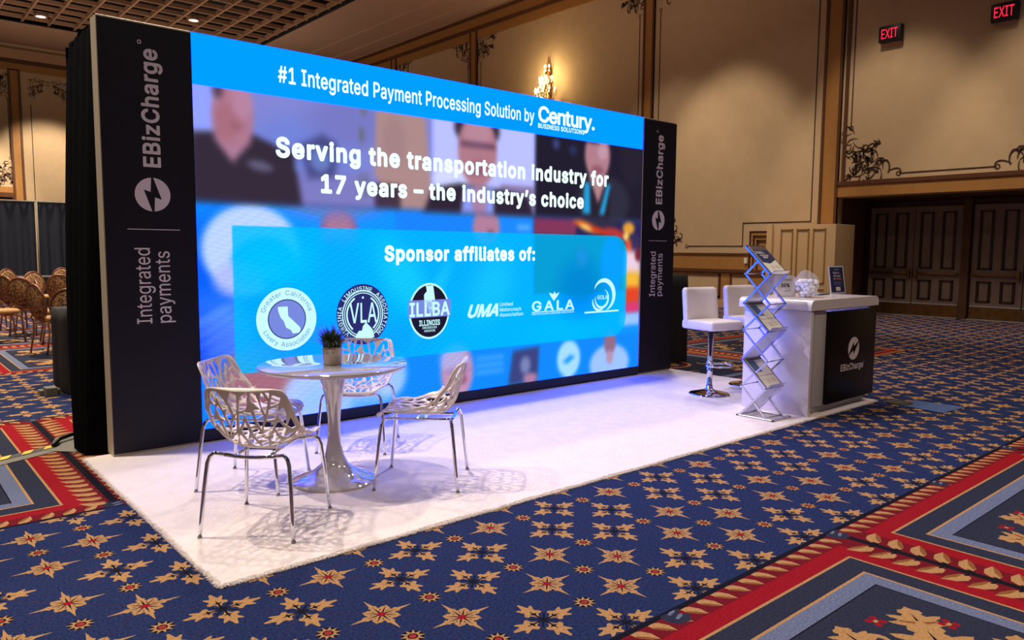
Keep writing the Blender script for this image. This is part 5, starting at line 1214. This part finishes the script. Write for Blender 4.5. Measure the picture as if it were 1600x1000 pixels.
# ================================================================ OPENWORK CHAIRS
def clip_poly(P, a, b, c):
    out = []
    for i in range(len(P)):
        p, q = P[i-1], P[i]; dp, dq = a*p[0]+b*p[1]-c, a*q[0]+b*q[1]-c
        if dp <= 0: out.append(p)
        if dp*dq < 0: t = dp/(dp-dq); out.append((p[0]+(q[0]-p[0])*t, p[1]+(q[1]-p[1])*t))
    return out
def shell_mesh():
    # flat pattern: s along the profile (0 front edge .. L top), t across
    L, r_ = .86, random.Random(12)
    prof = [(.245, .425), (.236, .448), (.20, .458), (.10, .447), (0, .436), (-.09, .434), (-.150, .448), (-.190, .485), (-.213, .53), (-.232, .595), (-.254, .675), (-.282, .765)]
    dist = [0]
    for i in range(1, len(prof)): dist.append(dist[-1]+math.dist(prof[i], prof[i-1]))
    Lp = dist[-1]; L = Lp
    def pr(s):
        s = max(0, min(Lp-1e-6, s)); i = max(k for k in range(len(prof)-1) if dist[k] <= s); t = (s-dist[i])/(dist[i+1]-dist[i])
        p0, p1, p2, p3 = prof[max(i-1, 0)], prof[i], prof[i+1], prof[min(i+2, len(prof)-1)]
        def cr(k): return .5*((2*p1[k])+(-p0[k]+p2[k])*t+(2*p0[k]-5*p1[k]+4*p2[k]-p3[k])*t*t+(-p0[k]+3*p1[k]-3*p2[k]+p3[k])*t**3)
        return cr(0), cr(1)
    def lerp(tab, v):
        for (a, b), (c, d) in zip(tab, tab[1:]):
            if v <= c: q = (v-a)/(c-a); q = q*q*(3-2*q); return b+(d-b)*q
        return tab[-1][1]
    half = [(0, .19), (.12, .228), (.40, .238), (.60, .240), (.80, .232), (1, .206)]
    rise = [(0, .012), (.2, .03), (.40, .085), (.52, .125), (.68, .10), (.85, .055), (1, .035)]
    def W(s): return lerp(half, s/L)
    def out_poly(m=0.0):
        P = []; n = 44
        for i in range(n+1):
            s = m+(L-2*m)*i/n; w_ = W(s)-m
            c = .055
            if s < c+m: q = (c+m-s)/c; w_ -= c*(1-math.sqrt(max(0, 1-q*q)))
            if s > L-m-c: q = (s-(L-m-c))/c; w_ -= c*(1-math.sqrt(max(0, 1-q*q)))
            P.append((s, w_))
        return P+[(s, -w_) for s, w_ in reversed(P)]
    outer = out_poly(0)
    # elongated cells, like the gaps between branches
    seeds = []; row = 0; s = -.02
    while s < L+.09:
        nt_ = 9; dt = .47/nt_
        for k in range(nt_+1):
            seeds.append((s+r_.uniform(-.026, .026), -.235+dt*(k+(.5 if row % 2 else 0))+r_.uniform(-.011, .011)))
        s += .080; row += 1
    holes = []
    AN = .36
    def TW(b, a): return .40*math.sin(b*37+a*9+1.0)
    for i, (a, b) in enumerate(seeds):
        if abs(b) > .26: continue
        sl = .35*math.sin(i*2.4)
        P = [(a-.12, b-.08), (a+.12, b-.08), (a+.12, b+.08), (a-.12, b+.08)]
        for j, (c, d) in enumerate(seeds):
            if i == j or abs(c-a) > .25 or abs(d-b) > .2: continue
            # anisotropic bisector with a slant
            dx, dy = (c-a)*AN+0, (d-b)+ (c-a)*TW(b, a)
            nx, ny = dx*AN+dy*TW(b, a), dy
            mx_, my_ = (a+c)/2, (b+d)/2
            l = math.hypot(nx, ny); nx /= l; ny /= l
            P = clip_poly(P, nx, ny, nx*mx_+ny*my_-.0056)
            if len(P) < 3: break
        if len(P) < 3: continue
        # keep inside the rim: clip against margins
        m = .020
        P = clip_poly(P, -1, 0, -m); P = clip_poly(P, 1, 0, L-m)
        if len(P) >= 3:
            P = [(u, max(-(W(u)-m), min(W(u)-m, v))) for u, v in P]
            # a corner arc keep-out
            def ok(u, v):
                for cu in (.055, L-.055):
                    if (u < .055 and cu < .1) or (u > L-.055 and cu > .1):
                        cv = W(u)-.055
                        if abs(v) > cv and math.hypot(u-cu, abs(v)-cv) > .036: return False
                return True
            P = [p for p in P if ok(*p)]
        if len(P) < 3: continue
        ar = abs(sum(P[k-1][0]*P[k][1]-P[k][0]*P[k-1][1] for k in range(len(P))))/2
        if ar < 1.9e-4: continue
        if .36*L < a < .44*L and abs(b) < .12 and i % 2: continue
        # slightly rounded corners
        Q = []
        for k in range(len(P)):
            p, q, n_ = P[k-1], P[k], P[(k+1) % len(P)]
            Q.append((q[0]+(p[0]-q[0])*.09, q[1]+(p[1]-q[1])*.09)); Q.append((q[0]+(n_[0]-q[0])*.09, q[1]+(n_[1]-q[1])*.09))
        R_ = []
        for k in range(len(Q)):
            p, q = Q[k], Q[(k+1) % len(Q)]; d = math.dist(p, q); n_ = max(1, int(d/.022))
            for z in range(n_): R_.append((p[0]+(q[0]-p[0])*z/n_, p[1]+(q[1]-p[1])*z/n_))
        holes.append(R_)
    vin = [Vector(p) for p in outer]; fin_ = [list(range(len(outer)))[::1]]
    def ccw(P): return P if sum(P[k-1][0]*P[k][1]-P[k][0]*P[k-1][1] for k in range(len(P))) > 0 else P[::-1]
    vin = [Vector(p) for p in ccw(outer)]
    fins = [list(range(len(vin)))]
    for h in holes:
        h = ccw(h); n = len(vin); vin += [Vector(p) for p in h]; fins.append(list(range(n, n+len(h))))
    # helper grid points so that the flat pattern bends smoothly
    gs = .022; u = gs
    while u < L:
        v = -.23
        while v < .23:
            if abs(v) < W(u)-.006: vin.append(Vector((u+.0013, v+.0007)))
            v += gs
        u += gs
    vs, es, fs, ov, oe, of = delaunay_2d_cdt(vin, [], fins, 0, 1e-6, True)
    bbs = [(min(p[0] for p in h), max(p[0] for p in h), min(p[1] for p in h), max(p[1] for p in h), h) for h in holes]
    def inside(x, y, P):
        c = False
        for i in range(len(P)):
            (x0, y0), (x1, y1) = P[i-1], P[i]
            if (y0 > y) != (y1 > y) and x < x0+(x1-x0)*(y-y0)/(y1-y0): c = not c
        return c
    keep = []
    for f in fs:
        x = sum(vs[i][0] for i in f)/3; y = sum(vs[i][1] for i in f)/3
        if inside(x, y, outer) and not any(b0 < x < b1 and b2 < y < b3 and inside(x, y, h) for b0, b1, b2, b3, h in bbs): keep.append(tuple(f))
    used = sorted({i for f in keep for i in f}); mp = {i: k for k, i in enumerate(used)}
    V = []
    for i in used:
        s, t = vs[i][0], vs[i][1]; x, z = pr(s); x2, z2 = pr(min(s+.004, L-1e-5)); x1, z1 = pr(max(s-.004, 0))
        tx, tz = x2-x1, z2-z1; l = math.hypot(tx, tz) or 1; tx /= l; tz /= l
        # normal towards the sitter
        nx_, nz_ = (-tz, tx)
        if nz_ < 0 and s < L*.45: nx_, nz_ = -nx_, -nz_
        q = abs(t)/W(s) if W(s) > 0 else 0; k = lerp(rise, s/L)*q**2.3
        # direction: toward +x/+z
        if nx_*1+nz_*1 < 0: nx_, nz_ = -nx_, -nz_
        V.append((x+nx_*k, t, z+nz_*k))
    me = bpy.data.meshes.new('seat_shell'); me.from_pydata(V, [], [tuple(mp[i] for i in f) for f in keep]); me.materials.append(chair_white)
    for p in me.polygons: p.use_smooth = True
    bm = bmesh.new(); bm.from_mesh(me); bmesh.ops.recalc_face_normals(bm, faces=bm.faces)
    bm.to_mesh(me); bm.free()
    return me
def openwork_chair():
    t = empty('openwork_chair')
    sh = bpy.data.objects.new('seat_shell', shell_mesh()); COL.objects.link(sh); sh.parent = t
    so = sh.modifiers.new('thick', 'SOLIDIFY'); so.thickness = .009; so.offset = 0
    bv = sh.modifiers.new('edge', 'BEVEL'); bv.width = .0022; bv.segments = 1; bv.limit_method = 'ANGLE'; bv.angle_limit = 1.0
    r = .0105
    for sy in (1, -1):
        for sx, fx, kx in ((1, .255, .165), (-1, -.255, -.135)):
            zt = .424
            pts = [(fx, sy*.245, 0), (fx-sx*.010, sy*.238, .10), (fx-sx*.026, sy*.226, .26), (fx-sx*.038, sy*.214, .375), (fx-sx*.044, sy*.203, .408), (fx-sx*.052, sy*.182, zt), (fx-sx*.058, sy*.13, zt-.008)]
            MB().tube(pts, r, 12).build('leg', chrome, t)
    fr = MB()
    for fx, kx in ((.197, 1), (-.197, -1)):
        fr.tube([(fx, -.13, .416), (fx, -.06, .408), (fx, 0, .406), (fx, .06, .408), (fx, .13, .416)], r, 12)
    for sy in (1, -1): fr.tube([(.196, sy*.085, .409), (-.196, sy*.085, .409)], .008, 8)
    fr.box(-.03, -.09, .402, .03, .09, .408); fr.build('under_frame', chrome, t)
    for sy in (1, -1):
        for sx in (1, -1): 
            MB().lathe([(0, 0), (.012, 0), (.012, .008), (0, .008)], 10, c=(sx*.255, sy*.245, -.0)).build('foot_cap', M('clear_foot', (150, 150, 150), .3), t)
    return t
oc = openwork_chair()
def yaw_of(dx, dy): return math.atan2(dy, dx)
for i, (x, y, dx, dy, lab) in enumerate(((.307, -1.89, .74, .68, 'white openwork chair nearest the camera, its pierced back turned to us'),
        (.535, -1.155, .68, -.73, 'white openwork chair at the left, between the black tower and the table'),
        (1.475, -.785, -.68, -.73, 'white openwork chair behind the table, facing the camera'),
        (1.365, -1.785, -.72, .70, 'white openwork chair at the right of the table, seen from the side'))):
    o = oc if i == 0 else copy_tree(oc)
    o.location = (x, y, RZ); o.rotation_euler.z = yaw_of(dx, dy); tag(o, lab, 'chair', 'white openwork chairs round the pedestal table')

# ================================================================ RECEPTION COUNTER
ct = empty('reception_counter', (5.0, -2.44, RZ), label='white reception counter with a rounded top and black front panel', cat='counter')
# local: x 0..1.30, y 0..0.68
def rounded_slab(x0, x1, y0, y1, z0, z1, r):
    P = [(x0, z0), (x1, z0)]
    for k in range(9): a = k/8*PI/2; P.append((x1-r+r*math.cos(a), z1-r+r*math.sin(a)))
    for k in range(9): a = PI/2+k/8*PI/2; P.append((x0+r+r*math.cos(a), z1-r+r*math.sin(a)))
    n = len(P); mb = MB(); vs = [(a, y0, b) for a, b in P]+[(a, y1, b) for a, b in P]
    mb.add(vs, [tuple(range(n)), tuple(reversed(range(n, 2*n)))]+[(i, (i+1) % n, (i+1) % n+n, i+n) for i in range(n)]); return mb
o = rounded_slab(-.035, 1.30, -.012, .70, .945, 1.035, .06).build('worktop', lam_white, ct)
box('joint_shadow_strip', lam_grey, ct, (0.006, .012, .936), (1.26, .66, .945))
MB().box(-.0, 0, 0, .045, .66, .936).build('side_panel', lam_white, ct, .004)
box('recessed_panel', lam_white, ct, (.045, .055, .08), (.30, .075, .936))
box('door', lam_grey, ct, (.085, .015, .075), (.30, .055, .93), .003)
box('black_front', black_gloss, ct, (.30, -.012, .075), (1.262, .03, .92), .002)
box('right_panel', lam_white, ct, (1.20, .04, .07), (1.255, .66, .936), .003)
box('plinth', lam_grey, ct, (.06, .06, 0), (1.20, .60, .078), .002)
fnc = lambda u, v: (u-5.0, -.0135, v-RZ)
mb = MB(); bolt_badge(mb, fnc, 5.805, .570, .113, 0, -1.0, .108); mb.build('bolt_badge', print_white, ct, recalc=False)
mb = MB(); put_text(mb, 'EBizCharge', fnc, 5.56, 6.02, .372, .062, .030); disc(mb, fnc, 6.035, .425, .006, n=10); mb.build('brand_lettering', print_white, ct, recalc=False)
TOP = RZ+1.035

# things on the counter
e = empty('rounded_display_box', (5.29, -2.03, TOP), math.radians(-38), label='white rounded upright box with small black print on the counter', cat='box')
mb = MB(); P = []
for k in range(7): a = k/6*PI/2; P.append((.09-.03+.03*math.cos(a), .20-.03+.03*math.sin(a)))
for k in range(7): a = PI/2+k/6*PI/2; P.append((-.09+.03+.03*math.cos(a), .20-.03+.03*math.sin(a)))
P += [(-.09, 0), (.09, 0)]
mb.prism(P, lambda u, v, d: (u, d, v), 0, .10); mb.build('body', gloss_white, e, .006)
mb = MB(); g = lambda u, v: (u, -.001, v); put_text(mb, 'FREE', g, -.035, .045, .155, .012, .01); put_text(mb, '10%', g, -.05, .03, .095, .032, .05); put_text(mb, 'OFF', g, -.02, .04, .05, .012, .01); mb.build('lettering', black_plastic, e, recalc=False)
# plastic bag with white sweets
e = empty('plastic_bag', (5.43, -2.16, TOP), label='crumpled clear plastic bag full of white mints on the counter', cat='bag')
clear = M('clear_plastic', (240, 242, 252), .12, spec=.6, alpha=.2, bump=.35, scale=14)
bm = bmesh.new(); bmesh.ops.create_icosphere(bm, subdivisions=4, radius=1)
r_ = random.Random(4); pl = [(Vector((r_.uniform(-1, 1), r_.uniform(-1, 1), r_.uniform(-1, 1))).normalized(), r_.uniform(.80, .97)) for _ in range(30)]
for v in bm.verts:
    d = v.co.normalized(); k = 1.0
    for n_, h in pl:
        c = d.dot(n_)
        if c > .05: k = min(k, h/c)
    v.co = Vector((d.x*.125*k, d.y*.115*k, .115+d.z*.125*k))
    if v.co.z < .012: v.co.z = .002
    if v.co.z > .19: v.co.z = .19+(v.co.z-.19)*1.5
me = bpy.data.meshes.new('bag_film'); bm.to_mesh(me); bm.free(); me.materials.append(clear); o = bpy.data.objects.new('bag_film', me); COL.objects.link(o); o.parent = e
mb = MB()
for i in range(190):
    a = r_.uniform(0, 2*PI); z = r_.uniform(.022, .16); rm = .098*math.sqrt(max(0, 1-((z-.09)/.11)**2)); q = rm*math.sqrt(r_.random()); s_ = r_.uniform(.017, .027)
    mb.lathe([(0, -s_*.8), (s_*.7, -s_*.55), (s_, 0), (s_*.7, s_*.55), (0, s_*.8)], 9, c=(q*math.cos(a), q*math.sin(a), z))
tag(mb.build('white_mints', M('white_candy', (240, 238, 246), .5), e), kind='stuff')
for i, (dx, rz) in enumerate(((0, .1), (.13, -.15))):
    e = empty('business_card_pile', (5.88+dx, -2.06+.02*i, TOP), rz, label=('left of two small navy card piles lying behind the plastic bag' if i == 0 else 'right of two small navy card piles, nearer the upright sign'), cat='cards', group='navy card piles on the counter')
    box('cards', navy_print, e, (-.045, -.028, 0), (.045, .028, .010)); box('card_stripe', paper, e, (-.03, -.004, .010), (.02, .004, .0105))
# upright sign in a clear holder
e = empty('counter_sign', (6.33, -2.03, TOP), math.radians(-8), label='upright navy sign in a clear acrylic holder at the right end of the counter', cat='sign')
tl = Matrix.Rotation(-.16, 3, 'X')
def SG(u, v, d): q = tl @ Vector((u, d, v)); return (q.x, q.y, q.z)
mb = MB(); mb.prism([(-.125, .0), (.125, 0), (.125, .285), (-.125, .285)], SG, 0, .006); mb.prism([(-.125, 0), (.125, 0), (.125, .004), (-.125, .004)], SG, 0, .09); mb.build('acrylic_holder', M('acrylic', (225, 225, 240), .08, alpha=.85), e)
mb = MB(); mb.prism([(-.110, .014), (.110, .014), (.110, .272), (-.110, .272)], SG, -.001, .0); sc_ = mb.build('card', navy_print, e)
mb = MB(); g = lambda u, v: SG(u, v, -.0022)
put_text(mb, 'EBizCharge', g, -.035, .035, .243, .011, .01); put_text(mb, 'Enter to', g, -.06, .04, .205, .020, .02); put_text(mb, 'win a pair', g, -.06, .06, .174, .020, .02); put_text(mb, 'of', g, -.06, -.037, .143, .020, .02)
put_text(mb, 'AirPods', g, -.028, .07, .143, .020, .02, 1)
for z in (.115, .104, .088): mb.add([g(-.07, z), g(.07, z), g(.07, z+.004), g(-.07, z+.004)], [(0, 1, 2, 3)], 2)
mb.add([g(-.035, .028), g(.04, .028), g(.04, .068), g(-.035, .068)], [(0, 1, 2, 3)])
mb.build('lettering', [print_white, M('orange_print', (230, 130, 70), .6), M('pale_blue_print', (120, 130, 190), .6)], e, recalc=False)

# ================================================================ BAR STOOLS
def stool():
    t = empty('bar_stool')
    MB().lathe([(0, 0), (.205, 0), (.208, .006), (.19, .016), (.12, .030), (.05, .048), (.034, .065), (.034, .09), (0, .09)], 48).build('base', chrome, t)
    MB().lathe([(0, .08), (.030, .08), (.030, .40), (.027, .40), (.027, .66), (0, .66)], 24).build('column', chrome, t)
    mb = MB(); ring = [(.13+.115*math.cos(a*PI/14), .115*math.sin(a*PI/14)*1.25, .315) for a in range(28)]
    mb.tube(ring, .0105, 8, closed=True); mb.lathe([(0, 0), (.038, 0), (.038, .035), (0, .035)], 20, c=(0, 0, .298)); mb.build('footrest', chrome, t)
    MB().tube([(0, .03, .635), (0, .13, .63), (0, .15, .60)], .007, 8).build('lever', black_plastic, t)
    MB().box(-.10, -.10, .655, .10, .10, .672).build('seat_plate', black_plastic, t)
    # seat cushion and back: one padded L with stitching, rounded
    mb = MB().box(-.20, -.22, .672, .23, .22, .765); se = mb.build('seat', leather, t, .032, 4)
    tl_ = Matrix.Rotation(-.10, 4, 'Y')
    bm = bmesh.new(); bmesh.ops.create_cube(bm, size=2)
    bmesh.ops.subdivide_edges(bm, edges=bm.edges, cuts=11, use_grid_fill=True)
    for v in bm.verts:      # rounded pad
        c = v.co.copy(); hx, hy, hz, r = .045, .225, .20, .04
        p = Vector((c.x*hx, c.y*hy, c.z*hz)); q = Vector([max(-h+r, min(h-r, w_)) for h, w_ in zip((hx, hy, hz), p)])
        d = p-q
        if d.length > 1e-6: p = q+d.normalized()*r
        p.x += .05*(p.y/.2)**2
        v.co = p
    me = bpy.data.meshes.new('backrest'); bm.to_mesh(me); bm.free(); me.materials.append(leather); o = bpy.data.objects.new('backrest', me); COL.objects.link(o); o.parent = t
    o.location = (-.215, 0, .885); o.rotation_euler = (0, -.10, 0)
    for p in me.polygons: p.use_smooth = True
    mb = MB()
    for y in (0,): mb.tube([(-.165, y-.20, .86), (-.178, y-.1, .86), (-.181, y, .86), (-.178, .1, .86), (-.165, .2, .86)], .0022, 5)
    mb.build('seam', leather, t)
    return t
st = stool()
for i, (x, y, a, lab) in enumerate(((5.255, -1.245, -100, 'white bar stool with chrome base standing left of the brochure stand'), (6.05, -1.20, -100, 'white bar stool mostly hidden behind the brochure stand and counter'))):
    o = st if i == 0 else copy_tree(st)
    o.location = (x, y, RZ); o.rotation_euler.z = math.radians(a); tag(o, lab, 'stool', 'white bar stools at the counter')

# ================================================================ ZIGZAG BROCHURE STAND
bs = empty('brochure_stand', (0, 0, 0), label='folding zigzag aluminium brochure stand before the counter side', cat='brochure stand')
X0, X1 = 4.595, 4.875; YB, YF = -2.02, -2.265
zs = [1.515, 1.278, 1.022, .786, .527, .291, .030]
def node(side, k): return YB if side else YF
acr = M('frosted_acrylic', (205, 208, 222), .25, alpha=.55)
for X in (X0, X1):
    mb = MB()
    # zigzag 1 (shelves fall towards the front), zigzag 2 the other way
    z1 = [(YB if k % 2 == 0 else YF, zs[k]) for k in range(7)]
    z2 = [((YB+YF)/2, (zs[0]+zs[1])/2)]+[(YB if k % 2 == 1 else YF, zs[k]) for k in range(1, 7)]
    for off, z_ in ((0, z1), (.012 if X == X0 else -.012, z2)):
        for a, b in zip(z_, z_[1:]):
            d = Vector((0, b[0]-a[0], b[1]-a[1])); l = d.length; an = math.atan2(d.z, d.y)
            rt = Matrix.Translation((X+off, a[0], a[1])) @ Matrix.Rotation(an, 4, 'X')
            mb.box(-.004, -.006, -.009, .004, l+.006, .009, rot=rt)
    mb.build('side_scissor_frame', alu, bs, .0015, 1)
for k in range(7):
    for y in (YB, YF):
        if k == 0 and y == YF: continue
        MB().tube([(X0-.004, y, zs[k]), (X1+.004, y, zs[k])], .005, 8).build('crossbar', alu, bs)
mb = MB(); mb.box(X0-.01, -2.35, .018, X0+.012, -1.985, .030); mb.box(X1-.012, -2.35, .018, X1+.01, -1.985, .030); mb.box(X0-.01, -2.35, .018, X1+.01, -2.325, .030); mb.box(X0-.01, -2.01, .018, X1+.01, -1.985, .030)
mb.build('base_frame', alu, bs, .002, 1)
for k in (0, 2, 4):
    a = Vector((0, YB, zs[k])); b = Vector((0, YF, zs[k+1])); d = (b-a); l = d.length; an = math.atan2(d.z, d.y); n_ = Vector((0, -d.z, d.y)).normalized()
    rt = Matrix.Translation((0, a.y, a.z)) @ Matrix.Rotation(an, 4, 'X')
    # rot about X by an (pointing to -y, down): local +z ends up pointing down, so the tray top is local -z
    sh = MB(); sh.box(X0+.004, 0, -.004, X1-.004, l, .002, rot=rt); sh.box(X0+.004, -.004, -.012, X0+.012, l+.004, .004, rot=rt); sh.box(X1-.012, -.004, -.012, X1-.004, l+.004, .004, rot=rt); sh.box(X0+.004, l-.004, -.045, X1-.004, l+.002, .004, rot=rt); sh.box(X0+.004, -.006, -.012, X1-.004, .004, .004, rot=rt)
    s_ = sh.build('shelf', alu, bs, .001, 1); s_['label'] = 'aluminium tray shelf'
    # acrylic panel folding back
    a2 = Vector((0, YF, zs[k+1])); b2 = Vector((0, YB, zs[k+2])); d2 = b2-a2; l2 = d2.length; an2 = math.atan2(d2.z, d2.y)
    rt2 = Matrix.Translation((0, a2.y, a2.z)) @ Matrix.Rotation(an2, 4, 'X')
    MB().box(X0+.014, .01, -.001, X1-.014, l2-.01, .001, rot=rt2).build('clear_panel', acr, bs)
    nm = ('topmost', 'middle', 'lowest')[k//2]
    br = empty('brochure', (0, 0, 0), label='navy and white brochure sheet on the %s shelf of the zigzag stand' % nm, cat='brochure', group='brochures on the zigzag stand')
    u0, u1 = X0+.022, X1-.022
    MB().box(u0, .012, -.0125, u1, l-.012, -.005, rot=rt).build('sheet', paper, br)
    def BR(u, v): return rt @ Vector((u0+u*(u1-u0), .012+(l-.024)*v, -.0132))
    def BR2(u, v): return rt @ Vector((u0+u*(u1-u0), .012+(l-.024)*v, -.0140))
    if k == 0:
        mb = MB().add([BR(.0, .14), BR(1, .14), BR(1, .52), BR(.42, .66), (BR(.0, .60))], [(0, 1, 2, 3, 4)]); mb.build('navy_block', navy_print, br, recalc=False)
        MB().add([BR(0, 0), BR(1, 0), BR(1, .14), BR(0, .14)], [(0, 1, 2, 3)]).build('photo_strip', M('photo_strip', (96, 74, 74), .6), br, recalc=False)
    else:
        mb = MB().add([BR(.0, .10), BR(.45, .10), BR(.45, .50), (BR(.0, .50))], [(0, 1, 2, 3)]); mb.build('navy_block', M('slate_print', (66, 92, 140), .5), br, recalc=False)
        MB().add([BR(.0, .0), BR(1, 0), BR(1, .09), BR(.0, .09)], [(0, 1, 2, 3)]).build('photo_strip', M('photo_strip', (96, 74, 74), .6), br, recalc=False)
    mb = MB()
    if k == 0:
        for v, a_, b_ in ((.20, .06, .56), (.25, .06, .66), (.33, .20, .80), (.39, .3, .7), (.43, .3, .6)): mb.add([BR2(a_, v), BR2(b_, v), BR2(b_, v+.022), BR2(a_, v+.022)], [(0, 1, 2, 3)])
    for v, a_, b_ in ((.76, .30, .5), (.76, .6, .85), (.83, .3, .5), (.83, .6, .85)): mb.add([BR2(a_, v), BR2(b_, v), BR2(b_, v+.015), BR2(a_, v+.015)], [(0, 1, 2, 3)], 1)
    mb.build('print_lines', [print_white, M('pale_red_print', (196, 150, 140), .6)], br, recalc=False)
